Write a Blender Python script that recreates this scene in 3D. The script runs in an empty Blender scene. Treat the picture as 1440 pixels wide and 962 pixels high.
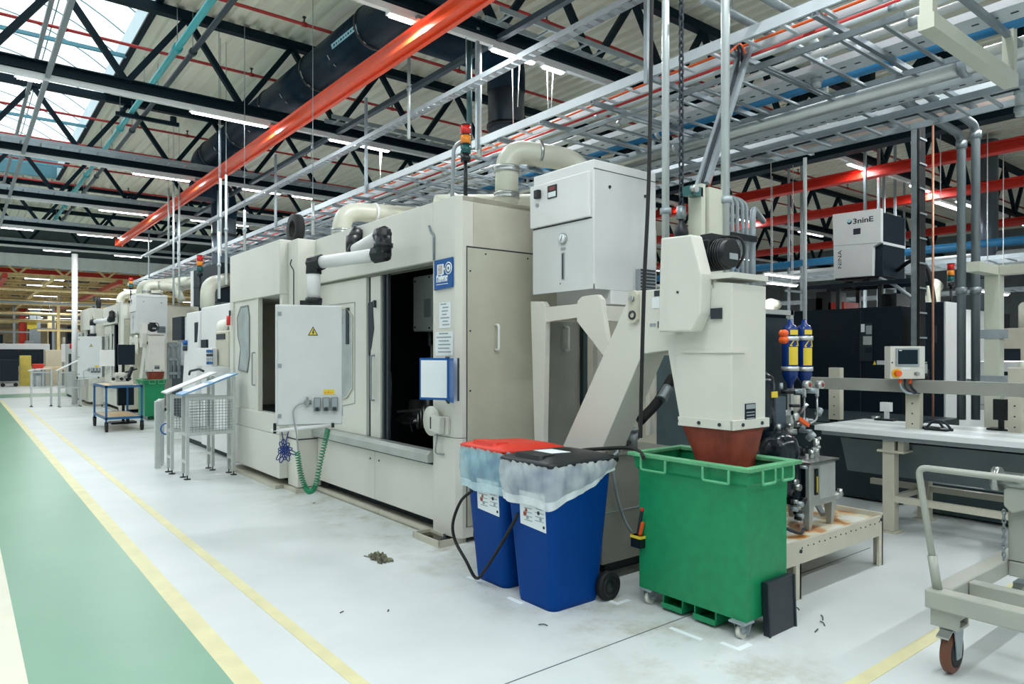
import bpy, bmesh, math, random
from mathutils import Vector, Matrix
random.seed(7)
sc = bpy.context.scene
COL = sc.collection

# ---------------------------------------------------------------- camera, sky, exposure
FOC = 981.0; CX = 720.0; HY = 496.0; H = 1.75           # focal length and horizon in pixels of the 1440x962 frame, eye height in metres
TH = math.atan2(777.0, 981.0)                            # angle between the aisle and the view direction
FX, FY = math.sin(TH), math.cos(TH)
cam = bpy.data.cameras.new('camera'); camo = bpy.data.objects.new('camera', cam); COL.objects.link(camo)
camo.location = (0, 0, H); camo.rotation_euler = (math.pi/2, 0, -TH)
cam.sensor_width = 36.0; cam.lens = FOC/1440*36.0; cam.shift_y = 15.0/1440; cam.clip_start = 0.05; cam.clip_end = 400
sc.camera = camo
world = bpy.data.worlds.new('overcast_sky'); sc.world = world; world.use_nodes = True
bgn = world.node_tree.nodes['Background']
bgn.inputs[0].default_value = (0.86, 0.97, 1.0, 1); bgn.inputs[1].default_value = 1.4
vs = sc.view_settings
vs.view_transform = 'Standard'; vs.look = 'None'; vs.gamma = 1.0; vs.exposure = 0.68; vs.use_curve_mapping = False
STRIP_WATT = 33.0; TUBE_EMIT = 9.0

# ---------------------------------------------------------------- measuring helpers (a pixel plus a known plane gives a world point)
def ray(u, v):
    a = (u-CX)/FOC
    return (FX+a*FY, FY-a*FX, (HY-v)/FOC)
def onX(u, v, X):
    d = ray(u, v); t = X/d[0]; return (X, d[1]*t, H+d[2]*t)
def onY(u, v, Y):
    d = ray(u, v); t = Y/d[1]; return (d[0]*t, Y, H+d[2]*t)
def onZ(u, v, z=0.0):
    d = ray(u, v); t = (z-H)/d[2]; return (d[0]*t, d[1]*t, z)
def PX(X, *uv): return [onX(u, v, X)[1:] for u, v in uv]
def PY(Y, *uv): return [onY(u, v, Y)[::2] for u, v in uv]

# ---------------------------------------------------------------- materials
def lin(c):
    return tuple(((x/255)/12.92 if x/255 <= .04045 else ((x/255+.055)/1.055)**2.4) for x in c)
MATS = {}
def mat(name, rgb, rough=.5, metal=0.0, var=.06, scale=3.0, bump=0.0, emit=0.0, alpha=1.0, spec=.5, trans=0.0, coord='Object', stretch=None):
    if name in MATS: return MATS[name]
    m = bpy.data.materials.new(name); m.use_nodes = True
    nt = m.node_tree; b = nt.nodes['Principled BSDF']
    c = lin(rgb)
    b.inputs['Roughness'].default_value = rough; b.inputs['Metallic'].default_value = metal
    b.inputs['Specular IOR Level'].default_value = spec
    b.inputs['Base Color'].default_value = (*c, 1)
    tc = nt.nodes.new('ShaderNodeTexCoord')
    src = tc.outputs[coord]
    if stretch:
        mp = nt.nodes.new('ShaderNodeMapping'); mp.inputs['Scale'].default_value = stretch
        nt.links.new(src, mp.inputs[0]); src = mp.outputs[0]
    nz = nt.nodes.new('ShaderNodeTexNoise'); nz.inputs['Scale'].default_value = scale; nz.inputs['Detail'].default_value = 5
    nt.links.new(src, nz.inputs['Vector'])
    if var > 0:
        rp = nt.nodes.new('ShaderNodeValToRGB')
        rp.color_ramp.elements[0].position = .3; rp.color_ramp.elements[1].position = .7
        rp.color_ramp.elements[0].color = (*[x*(1-var*1.6) for x in c], 1)
        rp.color_ramp.elements[1].color = (*[min(1, x*(1+var*.8)) for x in c], 1)
        nt.links.new(nz.outputs['Fac'], rp.inputs[0]); nt.links.new(rp.outputs[0], b.inputs['Base Color'])
    if bump > 0:
        n2 = nt.nodes.new('ShaderNodeTexNoise'); n2.inputs['Scale'].default_value = scale*14; n2.inputs['Detail'].default_value = 4
        nt.links.new(src, n2.inputs['Vector'])
        bp = nt.nodes.new('ShaderNodeBump'); bp.inputs['Strength'].default_value = bump; bp.inputs['Distance'].default_value = .01
        nt.links.new(n2.outputs['Fac'], bp.inputs['Height']); nt.links.new(bp.outputs[0], b.inputs['Normal'])
    if emit > 0:
        b.inputs['Emission Color'].default_value = (*c, 1); b.inputs['Emission Strength'].default_value = emit
    if trans > 0: b.inputs['Transmission Weight'].default_value = trans
    if alpha < 1: b.inputs['Alpha'].default_value = alpha
    MATS[name] = m
    return m
CREAM = mat('cream_paint', (212, 211, 201), .42, var=.03, scale=1.5)
CREAM2 = mat('cream_paint_worn', (194, 191, 174), .45, var=.06, scale=4)
WHITE = mat('white_paint', (224, 225, 224), .4, var=.02)
WHITE2 = mat('offwhite_panel', (210, 213, 212), .45, var=.03)
STEELG = mat('galvanised', (142, 152, 156), .42, .6, var=.12, scale=9)
ALU = mat('aluminium', (206, 210, 208), .35, .55, var=.05, scale=8)
GALVL = mat('pale_galvanised', (160, 171, 176), .45, .35, var=.08, scale=8)
CHROME = mat('bare_steel', (176, 180, 178), .28, .9, var=.1, scale=7)
STEELP = mat('stainless_sheet', (178, 182, 178), .35, .45, var=.1, scale=3)
TRUSS = mat('black_steel', (0, 27, 37), .6, 0, var=.1, spec=.2)
DUCT = mat('black_duct_film', (0, 34, 52), .4, 0, var=.25, scale=6, bump=.25, spec=.18)
BLACK = mat('black_plastic', (5, 16, 22), .4, var=.08)
RUBBER = mat('black_rubber', (13, 16, 18), .7, var=.1)
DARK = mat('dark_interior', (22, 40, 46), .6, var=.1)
NAVY = mat('navy_cabinet', (2, 23, 35), .5, var=.06, spec=.3)
SLATE = mat('slate_side', (14, 30, 42), .5, var=.05, spec=.3)
TEALD = mat('dark_teal_floor', (74, 92, 96), .5, var=.15)
ORANGE = mat('orange_rail', (236, 78, 34), .28, var=.05)
RED = mat('red_rail', (206, 44, 28), .35, var=.06)
REDP = mat('red_pipe', (176, 40, 36), .45, var=.05)
REDL = mat('red_lid', (214, 52, 30), .45, var=.04)
RUST = mat('red_rubber_skirt', (150, 66, 48), .6, var=.22, scale=6)
BLUEB = mat('blue_bin', (0, 66, 144), .5, var=.04, spec=.1)
ENDW = mat('end_wall_shaded', (192, 191, 172), .4, .15, var=.05, scale=3)  # darker cream: shade behind the filter cabinet is mixed into the colour
BLUEP = mat('blue_pipe', (20, 104, 148), .4, var=.05)
BLUES = mat('blue_sign', (6, 82, 150), .4, var=.0)
BLUEC = mat('blue_cylinder', (10, 50, 120), .25, var=.05)
TEAL = mat('teal_pipe', (70, 170, 176), .35, var=.06)
GREENB = mat('green_bin', (14, 138, 88), .4, var=.08, scale=14, bump=.15)
GREENH = mat('green_hose', (30, 130, 90), .4, var=.0)
BLUEH = mat('blue_hose', (24, 52, 120), .4, var=.0)
YELLOWS = mat('yellow_label', (226, 200, 60), .5, var=.0)
YELST = mat('yellow_steel', (240, 216, 156), .5, var=.1)
PAPER = mat('paper', (226, 232, 234), .7, var=.01)
PRINT = mat('grey_print', (150, 158, 162), .7, var=.0)
INK = mat('dark_print', (40, 48, 56), .7, var=.0)
WHITEP = mat('white_print', (238, 242, 244), .6, var=.0)
ORANGEK = mat('orange_knob', (236, 96, 30), .35, var=.0)
YELK = mat('yellow_knob', (236, 186, 40), .35, var=.0)
SCREEN = mat('dark_screen', (14, 34, 44), .25, var=.0, spec=.2)
GLASSD = mat('window_glass', (186, 196, 194), .12, 0, var=.12, alpha=.85)  # pale tint paints in the reflection on the door windows
WOOD = mat('plywood', (214, 190, 150), .6, var=.08, scale=5)
TAPE = mat('white_tape', (232, 240, 242), .5, var=.02)
CARTG = mat('cart_grey', (168, 170, 160), .42, .1, var=.05)
WHEELW = mat('white_wheel', (214, 214, 204), .5, var=.06)
WHEELO = mat('brown_wheel', (104, 62, 42), .5, var=.15)
AMBER = mat('amber_lens', (236, 140, 40), .25, var=.0)
REDLENS = mat('red_lens', (214, 40, 36), .25, var=.0)
GREENLENS = mat('green_lens', (24, 86, 86), .25, var=.0)
LIT = mat('lit_tube', (250, 252, 255), .5, var=0, emit=TUBE_EMIT)
TRAYW = mat('white_tray', (198, 207, 212), .45, .1, var=.04)
PIPEW = mat('white_pipe', (182, 190, 190), .4, var=.05)
BEIGED = mat('beige_duct', (200, 202, 186), .3, var=.03)
LINERB = None

def bagmat(name, rgb, a):
    m = bpy.data.materials.new(name); m.use_nodes = True; nt = m.node_tree
    for n in list(nt.nodes): nt.nodes.remove(n)
    out = nt.nodes.new('ShaderNodeOutputMaterial'); mix = nt.nodes.new('ShaderNodeMixShader')
    tr = nt.nodes.new('ShaderNodeBsdfTransparent'); pb = nt.nodes.new('ShaderNodeBsdfPrincipled')
    pb.inputs['Base Color'].default_value = (*lin(rgb), 1); pb.inputs['Roughness'].default_value = .35
    tc = nt.nodes.new('ShaderNodeTexCoord'); nz = nt.nodes.new('ShaderNodeTexNoise'); nz.inputs['Scale'].default_value = 7
    nt.links.new(tc.outputs['Object'], nz.inputs['Vector'])
    mr = nt.nodes.new('ShaderNodeMapRange'); mr.inputs[1].default_value = .3; mr.inputs[2].default_value = .7
    mr.inputs[3].default_value = a-.18; mr.inputs[4].default_value = a+.12
    nt.links.new(nz.outputs['Fac'], mr.inputs[0]); nt.links.new(mr.outputs[0], mix.inputs[0])
    nt.links.new(tr.outputs[0], mix.inputs[1]); nt.links.new(pb.outputs[0], mix.inputs[2]); nt.links.new(mix.outputs[0], out.inputs[0])
    MATS[name] = m; return m
BAGW = bagmat('white_bag_film', (226, 234, 236), .52); HEMW = bagmat('white_bag_hem', (228, 234, 236), .86)
BAGB = bagmat('blue_bag_film', (182, 222, 232), .54); HEMB = bagmat('blue_bag_hem', (196, 224, 232), .84)
PANE = bagmat('skylight_pane', (235, 245, 250), .12)

# ---------------------------------------------------------------- mesh builder
class MB:
    def __init__(s): s.v = []; s.f = []; s.sm = []
    def add(s, vs, fs, smooth=False):
        n = len(s.v); s.v += [tuple(p) for p in vs]; s.f += [tuple(i+n for i in f) for f in fs]; s.sm += [smooth]*len(fs); return s
    def box(s, x0, y0, z0, x1, y1, z1):
        x0, x1 = min(x0, x1), max(x0, x1); y0, y1 = min(y0, y1), max(y0, y1); z0, z1 = min(z0, z1), max(z0, z1)
        return s.add([(x0,y0,z0),(x1,y0,z0),(x1,y1,z0),(x0,y1,z0),(x0,y0,z1),(x1,y0,z1),(x1,y1,z1),(x0,y1,z1)],
                     [(0,3,2,1),(4,5,6,7),(0,1,5,4),(1,2,6,5),(2,3,7,6),(3,0,4,7)])
    def cbox(s, c, d): return s.box(c[0]-d[0]/2, c[1]-d[1]/2, c[2]-d[2]/2, c[0]+d[0]/2, c[1]+d[1]/2, c[2]+d[2]/2)
    def bar(s, p, q, w, h=None, up=(0,0,1)):
        h = h or w; p = Vector(p); q = Vector(q); t = (q-p).normalized(); u = Vector(up)
        if abs(t.dot(u)) > .98: u = Vector((1,0,0))
        a = t.cross(u).normalized()*w/2; b = a.cross(t).normalized()*h/2
        return s.add([p-a-b, p+a-b, p+a+b, p-a+b, q-a-b, q+a-b, q+a+b, q-a+b],
                     [(0,1,2,3),(4,7,6,5),(0,4,5,1),(1,5,6,2),(2,6,7,3),(3,7,4,0)])
    def tube(s, pts, r, n=8, caps=True, closed=False):
        P = [Vector(p) for p in pts]; m = len(P); rs = r if isinstance(r, (list, tuple)) else [r]*m
        t0 = (P[1]-P[0]).normalized(); u = Vector((0,0,1)) if abs(t0.z) < .9 else Vector((1,0,0))
        a = t0.cross(u).normalized(); vs = []
        for i in range(m):
            t = (P[min(i+1, m-1)]-P[max(i-1, 0)])
            t = t.normalized() if t.length > 1e-9 else t0
            a = (a-t*a.dot(t)).normalized(); b = t.cross(a)
            for k in range(n):
                g = 2*math.pi*k/n; vs.append(P[i]+(a*math.cos(g)+b*math.sin(g))*rs[i])
        fs = [(i*n+k, i*n+(k+1) % n, (i+1)*n+(k+1) % n, (i+1)*n+k) for i in range(m-1) for k in range(n)]
        s.add(vs, fs, True)
        if caps:
            k0 = len(s.v)-m*n
            s.f.append(tuple(k0+k for k in range(n))[::-1]); s.f.append(tuple(k0+(m-1)*n+k for k in range(n))); s.sm += [False, False]
        return s
    def cyl(s, p, q, r, r2=None, n=14): return s.tube([p, q], [r, r if r2 is None else r2], n)
    def lathe(s, c, prof, n=20, axis='z'):
        vs = []
        for r, z in prof:
            for k in range(n):
                g = 2*math.pi*k/n; x, y = r*math.cos(g), r*math.sin(g)
                d = {'z': (x, y, z), 'x': (z, x, y), 'y': (y, z, x)}[axis]
                vs.append((c[0]+d[0], c[1]+d[1], c[2]+d[2]))
        m = len(prof)
        return s.add(vs, [(i*n+k, i*n+(k+1) % n, (i+1)*n+(k+1) % n, (i+1)*n+k) for i in range(m-1) for k in range(n)], True)
    def prism(s, poly, axis, a, b):
        def P(p, w): return {'x': (w, p[0], p[1]), 'y': (p[0], w, p[1]), 'z': (p[0], p[1], w)}[axis]
        n = len(poly); vs = [P(p, a) for p in poly]+[P(p, b) for p in poly]
        return s.add(vs, [tuple(range(n)), tuple(range(2*n-1, n-1, -1))]+[(i, n+i, n+(i+1) % n, (i+1) % n) for i in range(n)])
    def loft(s, rings, smooth=False, caps=True):
        n = len(rings[0]); vs = [p for r in rings for p in r]
        fs = [(i*n+k, i*n+(k+1) % n, (i+1)*n+(k+1) % n, (i+1)*n+k) for i in range(len(rings)-1) for k in range(n)]
        s.add(vs, fs, smooth)
        if caps:
            k0 = len(s.v)-len(vs); m = len(rings)
            s.f.append(tuple(k0+k for k in range(n))[::-1]); s.f.append(tuple(k0+(m-1)*n+k for k in range(n))); s.sm += [False, False]
        return s
    def mesh(s, name, off=(0,0,0), bev=0.0, seg=2):
        me = bpy.data.meshes.new(name)
        o = Vector(off)
        me.from_pydata([tuple(Vector(p)-o) for p in s.v], [], s.f)
        me.polygons.foreach_set('use_smooth', s.sm)
        bm = bmesh.new(); bm.from_mesh(me)
        bmesh.ops.recalc_face_normals(bm, faces=bm.faces)
        if bev > 0:
            es = [e for e in bm.edges if len(e.link_faces) == 2 and e.calc_face_angle(0) > .5]
            bmesh.ops.bevel(bm, geom=es, offset=bev, segments=seg, affect='EDGES', profile=.5, clamp_overlap=True)
        bm.to_mesh(me); bm.free()
        return me
def fil(pts, r, n=5):
    P = [Vector(p) for p in pts]; out = [P[0]]
    for i in range(1, len(P)-1):
        a, b, c = P[i-1], P[i], P[i+1]; d1 = (a-b); d2 = (c-b)
        k = min(r, d1.length*.48, d2.length*.48); p = b+d1.normalized()*k; q = b+d2.normalized()*k
        for j in range(n+1):
            t = j/n; out.append(p*(1-t)**2+b*2*t*(1-t)+q*t*t)
    out.append(P[-1]); return out
def spl(pts, n=8):
    P = [Vector(p) for p in pts]; P = [P[0]*2-P[1]]+P+[P[-1]*2-P[-2]]; out = []
    for i in range(1, len(P)-2):
        for j in range(n):
            t = j/n; a, b, c, d = P[i-1], P[i], P[i+1], P[i+2]
            out.append(.5*((2*b)+(c-a)*t+(2*a-5*b+4*c-d)*t*t+(3*b-a-3*c+d)*t**3))
    out.append(P[-2]); return out

# ---------------------------------------------------------------- object helpers
OFF = {}
def thing(name, label, cat, loc=(0,0,0), group=None, rz=0.0, local=False):
    o = bpy.data.objects.new(name, None); COL.objects.link(o); o.empty_display_size = .1
    o.location = loc; o.rotation_euler = (0, 0, rz); o['label'] = label; o['category'] = cat
    if group: o['group'] = group
    OFF[o.name] = (0,0,0) if (local or rz) else tuple(loc)
    return o
def part(m, name, mt, parent, label=None, bev=0.0, kind=None):
    me = m.mesh(name, OFF[parent.name], bev) if isinstance(m, MB) else m
    if not me.materials: me.materials.append(mt)
    o = bpy.data.objects.new(name, me); COL.objects.link(o); o.parent = parent
    OFF[o.name] = OFF[parent.name]
    if label: o['label'] = label
    if kind: o['kind'] = kind
    return o
def single(m, name, mt, label, cat, group=None, bev=0.0, kind=None):
    xs = [p[0] for p in m.v]; ys = [p[1] for p in m.v]; zs = [p[2] for p in m.v]
    loc = ((min(xs)+max(xs))/2, (min(ys)+max(ys))/2, min(zs))
    me = m.mesh(name, loc, bev); me.materials.append(mt)
    o = bpy.data.objects.new(name, me); COL.objects.link(o); o.location = loc; OFF[o.name] = loc
    o['label'] = label; o['category'] = cat
    if group: o['group'] = group
    if kind: o['kind'] = kind
    return o
def struct(m, name, mt, parent=None, bev=0.0):
    me = m.mesh(name, OFF[parent.name] if parent else (0,0,0), bev); me.materials.append(mt)
    o = bpy.data.objects.new(name, me); COL.objects.link(o); OFF[o.name] = OFF[parent.name] if parent else (0,0,0)
    if parent: o.parent = parent
    else: o['kind'] = 'structure'
    return o
def dup(root, d, label, group=None):
    r = root.copy(); COL.objects.link(r); r.location = Vector(root.location)+Vector(d); r['label'] = label
    if group: r['group'] = group
    def kids(a, b):
        for ch in list(a.children):
            c = ch.copy(); COL.objects.link(c); c.parent = b; kids(ch, c)
    kids(root, r); return r
def text(body, size, org, right, up, mt, parent, name='lettering', align='LEFT', thick=.0008, bold=0.0, width=None):
    cu = bpy.data.curves.new(name, 'FONT'); cu.body = body; cu.size = size; cu.extrude = thick; cu.align_x = align; cu.offset = bold
    t = bpy.data.objects.new(name, cu); COL.objects.link(t)
    dg = bpy.context.evaluated_depsgraph_get(); me = bpy.data.meshes.new_from_object(t.evaluated_get(dg))
    bpy.data.objects.remove(t)
    r = Vector(right).normalized(); u = Vector(up).normalized(); n = r.cross(u)
    sx = 1.0
    if width:
        xs = [v.co.x for v in me.vertices]; sx = width/max(1e-6, max(xs)-min(xs))
    off = Vector(OFF[parent.name]); o0 = Vector(org)
    for v in me.vertices: v.co = o0+r*v.co.x*sx+u*v.co.y+n*v.co.z-off
    me.materials.clear(); me.materials.append(mt); me.name = name
    o = bpy.data.objects.new(name, me); COL.objects.link(o); o.parent = parent; OFF[o.name] = OFF[parent.name]
    return o
RX, RXN = (0,-1,0), (-1,0,0)        # reading direction and normal of faces that look towards the aisle (-X)
ORD = ['first', 'second', 'third', 'fourth', 'fifth', 'sixth', 'seventh', 'eighth', 'ninth', 'tenth', 'eleventh', 'twelfth', 'thirteenth', 'fourteenth']
# ================================================================ STRUCTURE
def floor_material():
    m = bpy.data.materials.new('epoxy_floor'); m.use_nodes = True; nt = m.node_tree; b = nt.nodes['Principled BSDF']
    L = nt.links; N = nt.nodes.new
    tc = N('ShaderNodeTexCoord')
    n1 = N('ShaderNodeTexNoise'); n1.inputs['Scale'].default_value = .9; n1.inputs['Detail'].default_value = 6; L.new(tc.outputs['Object'], n1.inputs['Vector'])
    r1 = N('ShaderNodeValToRGB'); r1.color_ramp.elements[0].position = .3; r1.color_ramp.elements[1].position = .65
    r1.color_ramp.elements[0].color = (*lin((196, 203, 202)), 1); r1.color_ramp.elements[1].color = (*lin((211, 216, 216)), 1)
    L.new(n1.outputs['Fac'], r1.inputs[0])
    # oil and dirt tracked along the foot of the machines (x about 3.3 m), broken up by noise
    sep = N('ShaderNodeSeparateXYZ'); L.new(tc.outputs['Object'], sep.inputs[0])
    d = N('ShaderNodeMath'); d.operation = 'SUBTRACT'; L.new(sep.outputs['X'], d.inputs[0]); d.inputs[1].default_value = 3.35
    ab = N('ShaderNodeMath'); ab.operation = 'ABSOLUTE'; L.new(d.outputs[0], ab.inputs[0])
    mr = N('ShaderNodeMapRange'); mr.inputs[1].default_value = 0; mr.inputs[2].default_value = .75; mr.inputs[3].default_value = 1; mr.inputs[4].default_value = 0
    L.new(ab.outputs[0], mr.inputs[0])
    n2 = N('ShaderNodeTexNoise'); n2.inputs['Scale'].default_value = 2.6; n2.inputs['Detail'].default_value = 9; n2.inputs['Roughness'].default_value = .7; L.new(tc.outputs['Object'], n2.inputs['Vector'])
    m2 = N('ShaderNodeMapRange'); m2.inputs[1].default_value = .47; m2.inputs[2].default_value = .72; L.new(n2.outputs['Fac'], m2.inputs[0])
    mu = N('ShaderNodeMath'); mu.operation = 'MULTIPLY'; L.new(mr.outputs[0], mu.inputs[0]); L.new(m2.outputs[0], mu.inputs[1])
    mx = N('ShaderNodeMix'); mx.data_type = 'RGBA'; L.new(mu.outputs[0], mx.inputs[0]); L.new(r1.outputs[0], mx.inputs[6]); mx.inputs[7].default_value = (*lin((158, 150, 128)), 1)
    # fine scuffs
    n3 = N('ShaderNodeTexNoise'); n3.inputs['Scale'].default_value = 16; n3.inputs['Detail'].default_value = 8; n3.inputs['Roughness'].default_value = .75; L.new(tc.outputs['Object'], n3.inputs['Vector'])
    m3 = N('ShaderNodeMapRange'); m3.inputs[1].default_value = .62; m3.inputs[2].default_value = .8; m3.inputs[3].default_value = 0; m3.inputs[4].default_value = .35; L.new(n3.outputs['Fac'], m3.inputs[0])
    mx2 = N('ShaderNodeMix'); mx2.data_type = 'RGBA'; L.new(m3.outputs[0], mx2.inputs[0]); L.new(mx.outputs[2], mx2.inputs[6]); mx2.inputs[7].default_value = (*lin((170, 176, 172)), 1)
    L.new(mx2.outputs[2], b.inputs['Base Color']); b.inputs['Roughness'].default_value = .38; b.inputs['Specular IOR Level'].default_value = .4
    return m
FLOORM = floor_material()
GREENF = mat('green_epoxy', (119, 164, 138), .32, var=.05, scale=.8, bump=.12)
YELF = mat('yellow_paint_line', (218, 212, 166), .45, var=.06, scale=4)
CREAMF = mat('cream_paint_line', (222, 220, 200), .45, var=.04)
floor = struct(MB().box(-10, -8.2, -.1, 38, 110, 0), 'floor', FLOORM)
def flat(name, mt, *rects, z=.0025):
    for r in rects: struct(MB().box(r[0], r[1], 0, r[2], r[3], z), name, mt, floor)
flat('green_walkway', GREENF, (.285, -6, 1.137, 31.5))
flat('green_crossing', GREENF, (-8, 33.2, 9.5, 36.0))
flat('walkway_edge_line', YELF, (1.137, -6, 1.256, 31.5))
flat('walkway_edge_line', CREAMF, (.13, -6, .285, 31.5))
flat('yellow_line', YELF, (1.62, -6, 1.70, 26.5), (3.35, 1.72, 7.6, 1.80))
flat('floor_joint', mat('joint_filler', (90, 100, 104), .7, var=0), (2.2, 2.905, 6.4, 2.913), z=.0015)
def ell(u, v, dx, dy, a=.14, w=.035):
    p = onZ(u, v); m = MB().prism([(p[0], p[1]), (p[0]+dx*a, p[1]), (p[0]+dx*a, p[1]+dy*w), (p[0]+dx*w, p[1]+dy*w), (p[0]+dx*w, p[1]+dy*a), (p[0], p[1]+dy*a)], 'z', 0, .003)
    struct(m, 'corner_mark', TAPE, floor)
ell(1040, 916, 1, 1); ell(868, 851, 1, 1)
for u, v, L in ((655, 812, .16), (712, 841, .16), (940, 884, .24)):
    p = onZ(u, v); struct(MB().box(p[0], p[1]-L, 0, p[0]+.035, p[1], .003), 'tape_strip', TAPE, floor)
# small scraps and swarf on the floor
for k, (u, v, a, l) in enumerate(((1157, 872, .6, .09), (1160, 880, .9, .07), (1146, 889, .2, .06), (1124, 858, 1.2, .05), (770, 880, 2.2, .06), (440, 708, .5, .04), (478, 862, .3, .03), (545, 860, 1, .025))):
    p = onZ(u, v, .004); q = (p[0]+l*math.cos(a), p[1]+l*math.sin(a), .005)
    single(MB().tube(spl([p, ((p[0]+q[0])/2+.01, (p[1]+q[1])/2, .008), q], 3), .0035, 5), 'swarf_curl', INK,
           ['longest dark curl of metal swarf right of the black panel', 'thin dark swarf curl just below the longest curl right of the black panel', 'dark crumb of swarf, lowest of those right of the black panel', 'short dark swarf sliver close beside the leaning black panel',
            'thin swarf strand in front of the black lidded bin', 'small dark speck on the floor under the green coiled hose', 'small dark speck left of the floor below the rag', 'tiny dark speck on the floor below the dropped rag'][k], 'swarf', 'scraps of swarf on the floor')

ZD = 7.15
CEILM = mat('roof_deck', (234, 234, 218), .6, var=.04, scale=.6)
def deck(x0, x1, y0, y1, pitch=.25):
    m = MB(); xs = []; x = x0
    while x < x1:
        xs += [(x, ZD), (x+pitch*.42, ZD), (x+pitch*.5, ZD+.07), (x+pitch*.92, ZD+.07)]; x += pitch
    n = len(xs); vs = [(a, y0, b) for a, b in xs]+[(a, y1, b) for a, b in xs]
    m.add(vs, [(i, i+1, n+i+1, n+i) for i in range(n-1)]); return m
ceil = struct(deck(2.42, 36, -8.1, 36), 'ceiling', CEILM)
struct(deck(-9, -1.95, -8.1, 36), 'deck', CEILM, ceil); struct(deck(-1.95, 2.42, 25.7, 36), 'deck', CEILM, ceil)

# barrel skylight over the aisle
win = bpy.data.objects.new('window_1', None); COL.objects.link(win); win['kind'] = 'structure'; OFF[win.name] = (0,0,0)
CURB = mat('skylight_curb', (196, 214, 220), .5, var=.03)
SKF = mat('skylight_frame', (110, 140, 150), .5, var=.03)
struct(MB().box(2.36, -5, ZD-.02, 2.42, 25.7, ZD+.42), 'curb', CURB, win); struct(MB().box(-1.95, -5, ZD-.02, -1.89, 25.7, ZD+.42), 'curb', CURB, win)
struct(MB().box(-1.95, 25.64, ZD-.02, 2.42, 25.7, ZD+.55), 'curb', mat('teal_curb', (70, 120, 132), .5, var=.04), win)
struct(MB().box(2.34, -5, ZD-.06, 2.44, 25.7, ZD-.02), 'curb_trim', TRUSS, win)
def arc(y, z0=ZD+.42, n=12, dz=0):
    x0, x1 = -1.9, 2.37; rise = .75; out = []
    for i in range(n+1):
        t = i/n; out.append((x0+(x1-x0)*t, y, z0+rise*4*t*(1-t)+dz))
    return out
ys = [-5+1.02*i for i in range(31)]
for i in range(30):
    if i % 1 == 0: struct(MB().tube(arc(ys[i], n=14), .014, 5), 'glazing_bar', SKF, win)
    a, b = arc(ys[i]+.01, dz=.02), arc(ys[i+1]-.01, dz=.02); k = len(a)
    struct(MB().add(a+b, [(j, j+1, k+j+1, k+j) for j in range(k-1)], True), 'pane', PANE, win)
for x in (-.9, .25, 1.4):
    t = (x+1.9)/4.27; struct(MB().bar((x, -5, ZD+.40+3*t*(1-t)), (x, 25.6, ZD+.40+3*t*(1-t)), .02), 'glazing_bar', SKF, win)

wall = struct(MB().box(36, -6, 0, 36.2, 110, 7.4), 'wall_right', mat('far_wall', (120, 130, 132), .7, var=.1))
wall3 = struct(MB().box(-9.2, -8, 0, -9, 97, 7.4), 'wall_left_unseen', mat('unseen_left_wall', (196, 202, 202), .7, var=.05))  # unseen wall, added to block low sky light from the left
wall4 = struct(MB().box(-9, -8.2, 0, 36, -8, 7.4), 'wall_front_unseen', mat('unseen_bounce_wall', (226, 230, 230), .7, var=.05))  # unseen wall added behind the camera: blocks sky, white to bounce light
wall2 = struct(MB().box(-10, 84, 0, 38, 84.2, 7.4), 'wall_back', mat('far_wall2', (186, 172, 140), .7, var=.1))

# ---------------------------------------------------------------- roof trusses
YT = [7.0, 11.76, 16.56, 21.36, 26.2, 31.0]
ZB, ZT = 5.75, 7.03
def truss(Y, x0, x1, xn, label, zb=ZB, zt=ZT, pitch=1.68, mt=TRUSS, name='roof_truss', grp='black roof trusses'):
    t = thing(name, label, 'truss', ((x0+x1)/2, Y, zb-.08), grp)
    part(MB().box(x0, Y-.07, zb-.08, x1, Y+.07, zb-.06).box(x0, Y-.015, zb-.06, x1, Y+.015, zb+.06).box(x0, Y-.07, zb+.06, x1, Y+.07, zb+.08), 'bottom_chord', mt, t)
    part(MB().box(x0, Y-.07, zt-.07, x1, Y+.07, zt+.07), 'top_chord', mt, t)
    x = xn
    d = MB().bar((x, Y, zb+.04), (x+pitch/2, Y, zt-.04), .085).mesh('diagonal', OFF[t.name])
    e = MB().bar((x, Y, zb+.04), (x-pitch/2, Y, zt-.04), .085).mesh('diagonal', OFF[t.name])
    d.materials.append(mt); e.materials.append(mt)
    k = 0
    while x < x1:
        for me, dx in ((d, pitch/2), (e, -pitch/2)):
            if x0 <= x+dx <= x1:
                o = part(me, 'diagonal', mt, t); o.location.x = k*pitch
        x += pitch; k += 1
    return t
for i, Y in enumerate(YT):
    truss(Y, -9, 13.1, 1.96-1.68*6, f'black lattice roof truss across the aisle bay, {ORD[i]} one counted from the camera')
    truss(Y-.2, 13.3, 32, 13.9, f'black lattice roof truss beyond the long girder on the right, {ORD[i]} from the camera', grp='trusses of the right bay')
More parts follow.
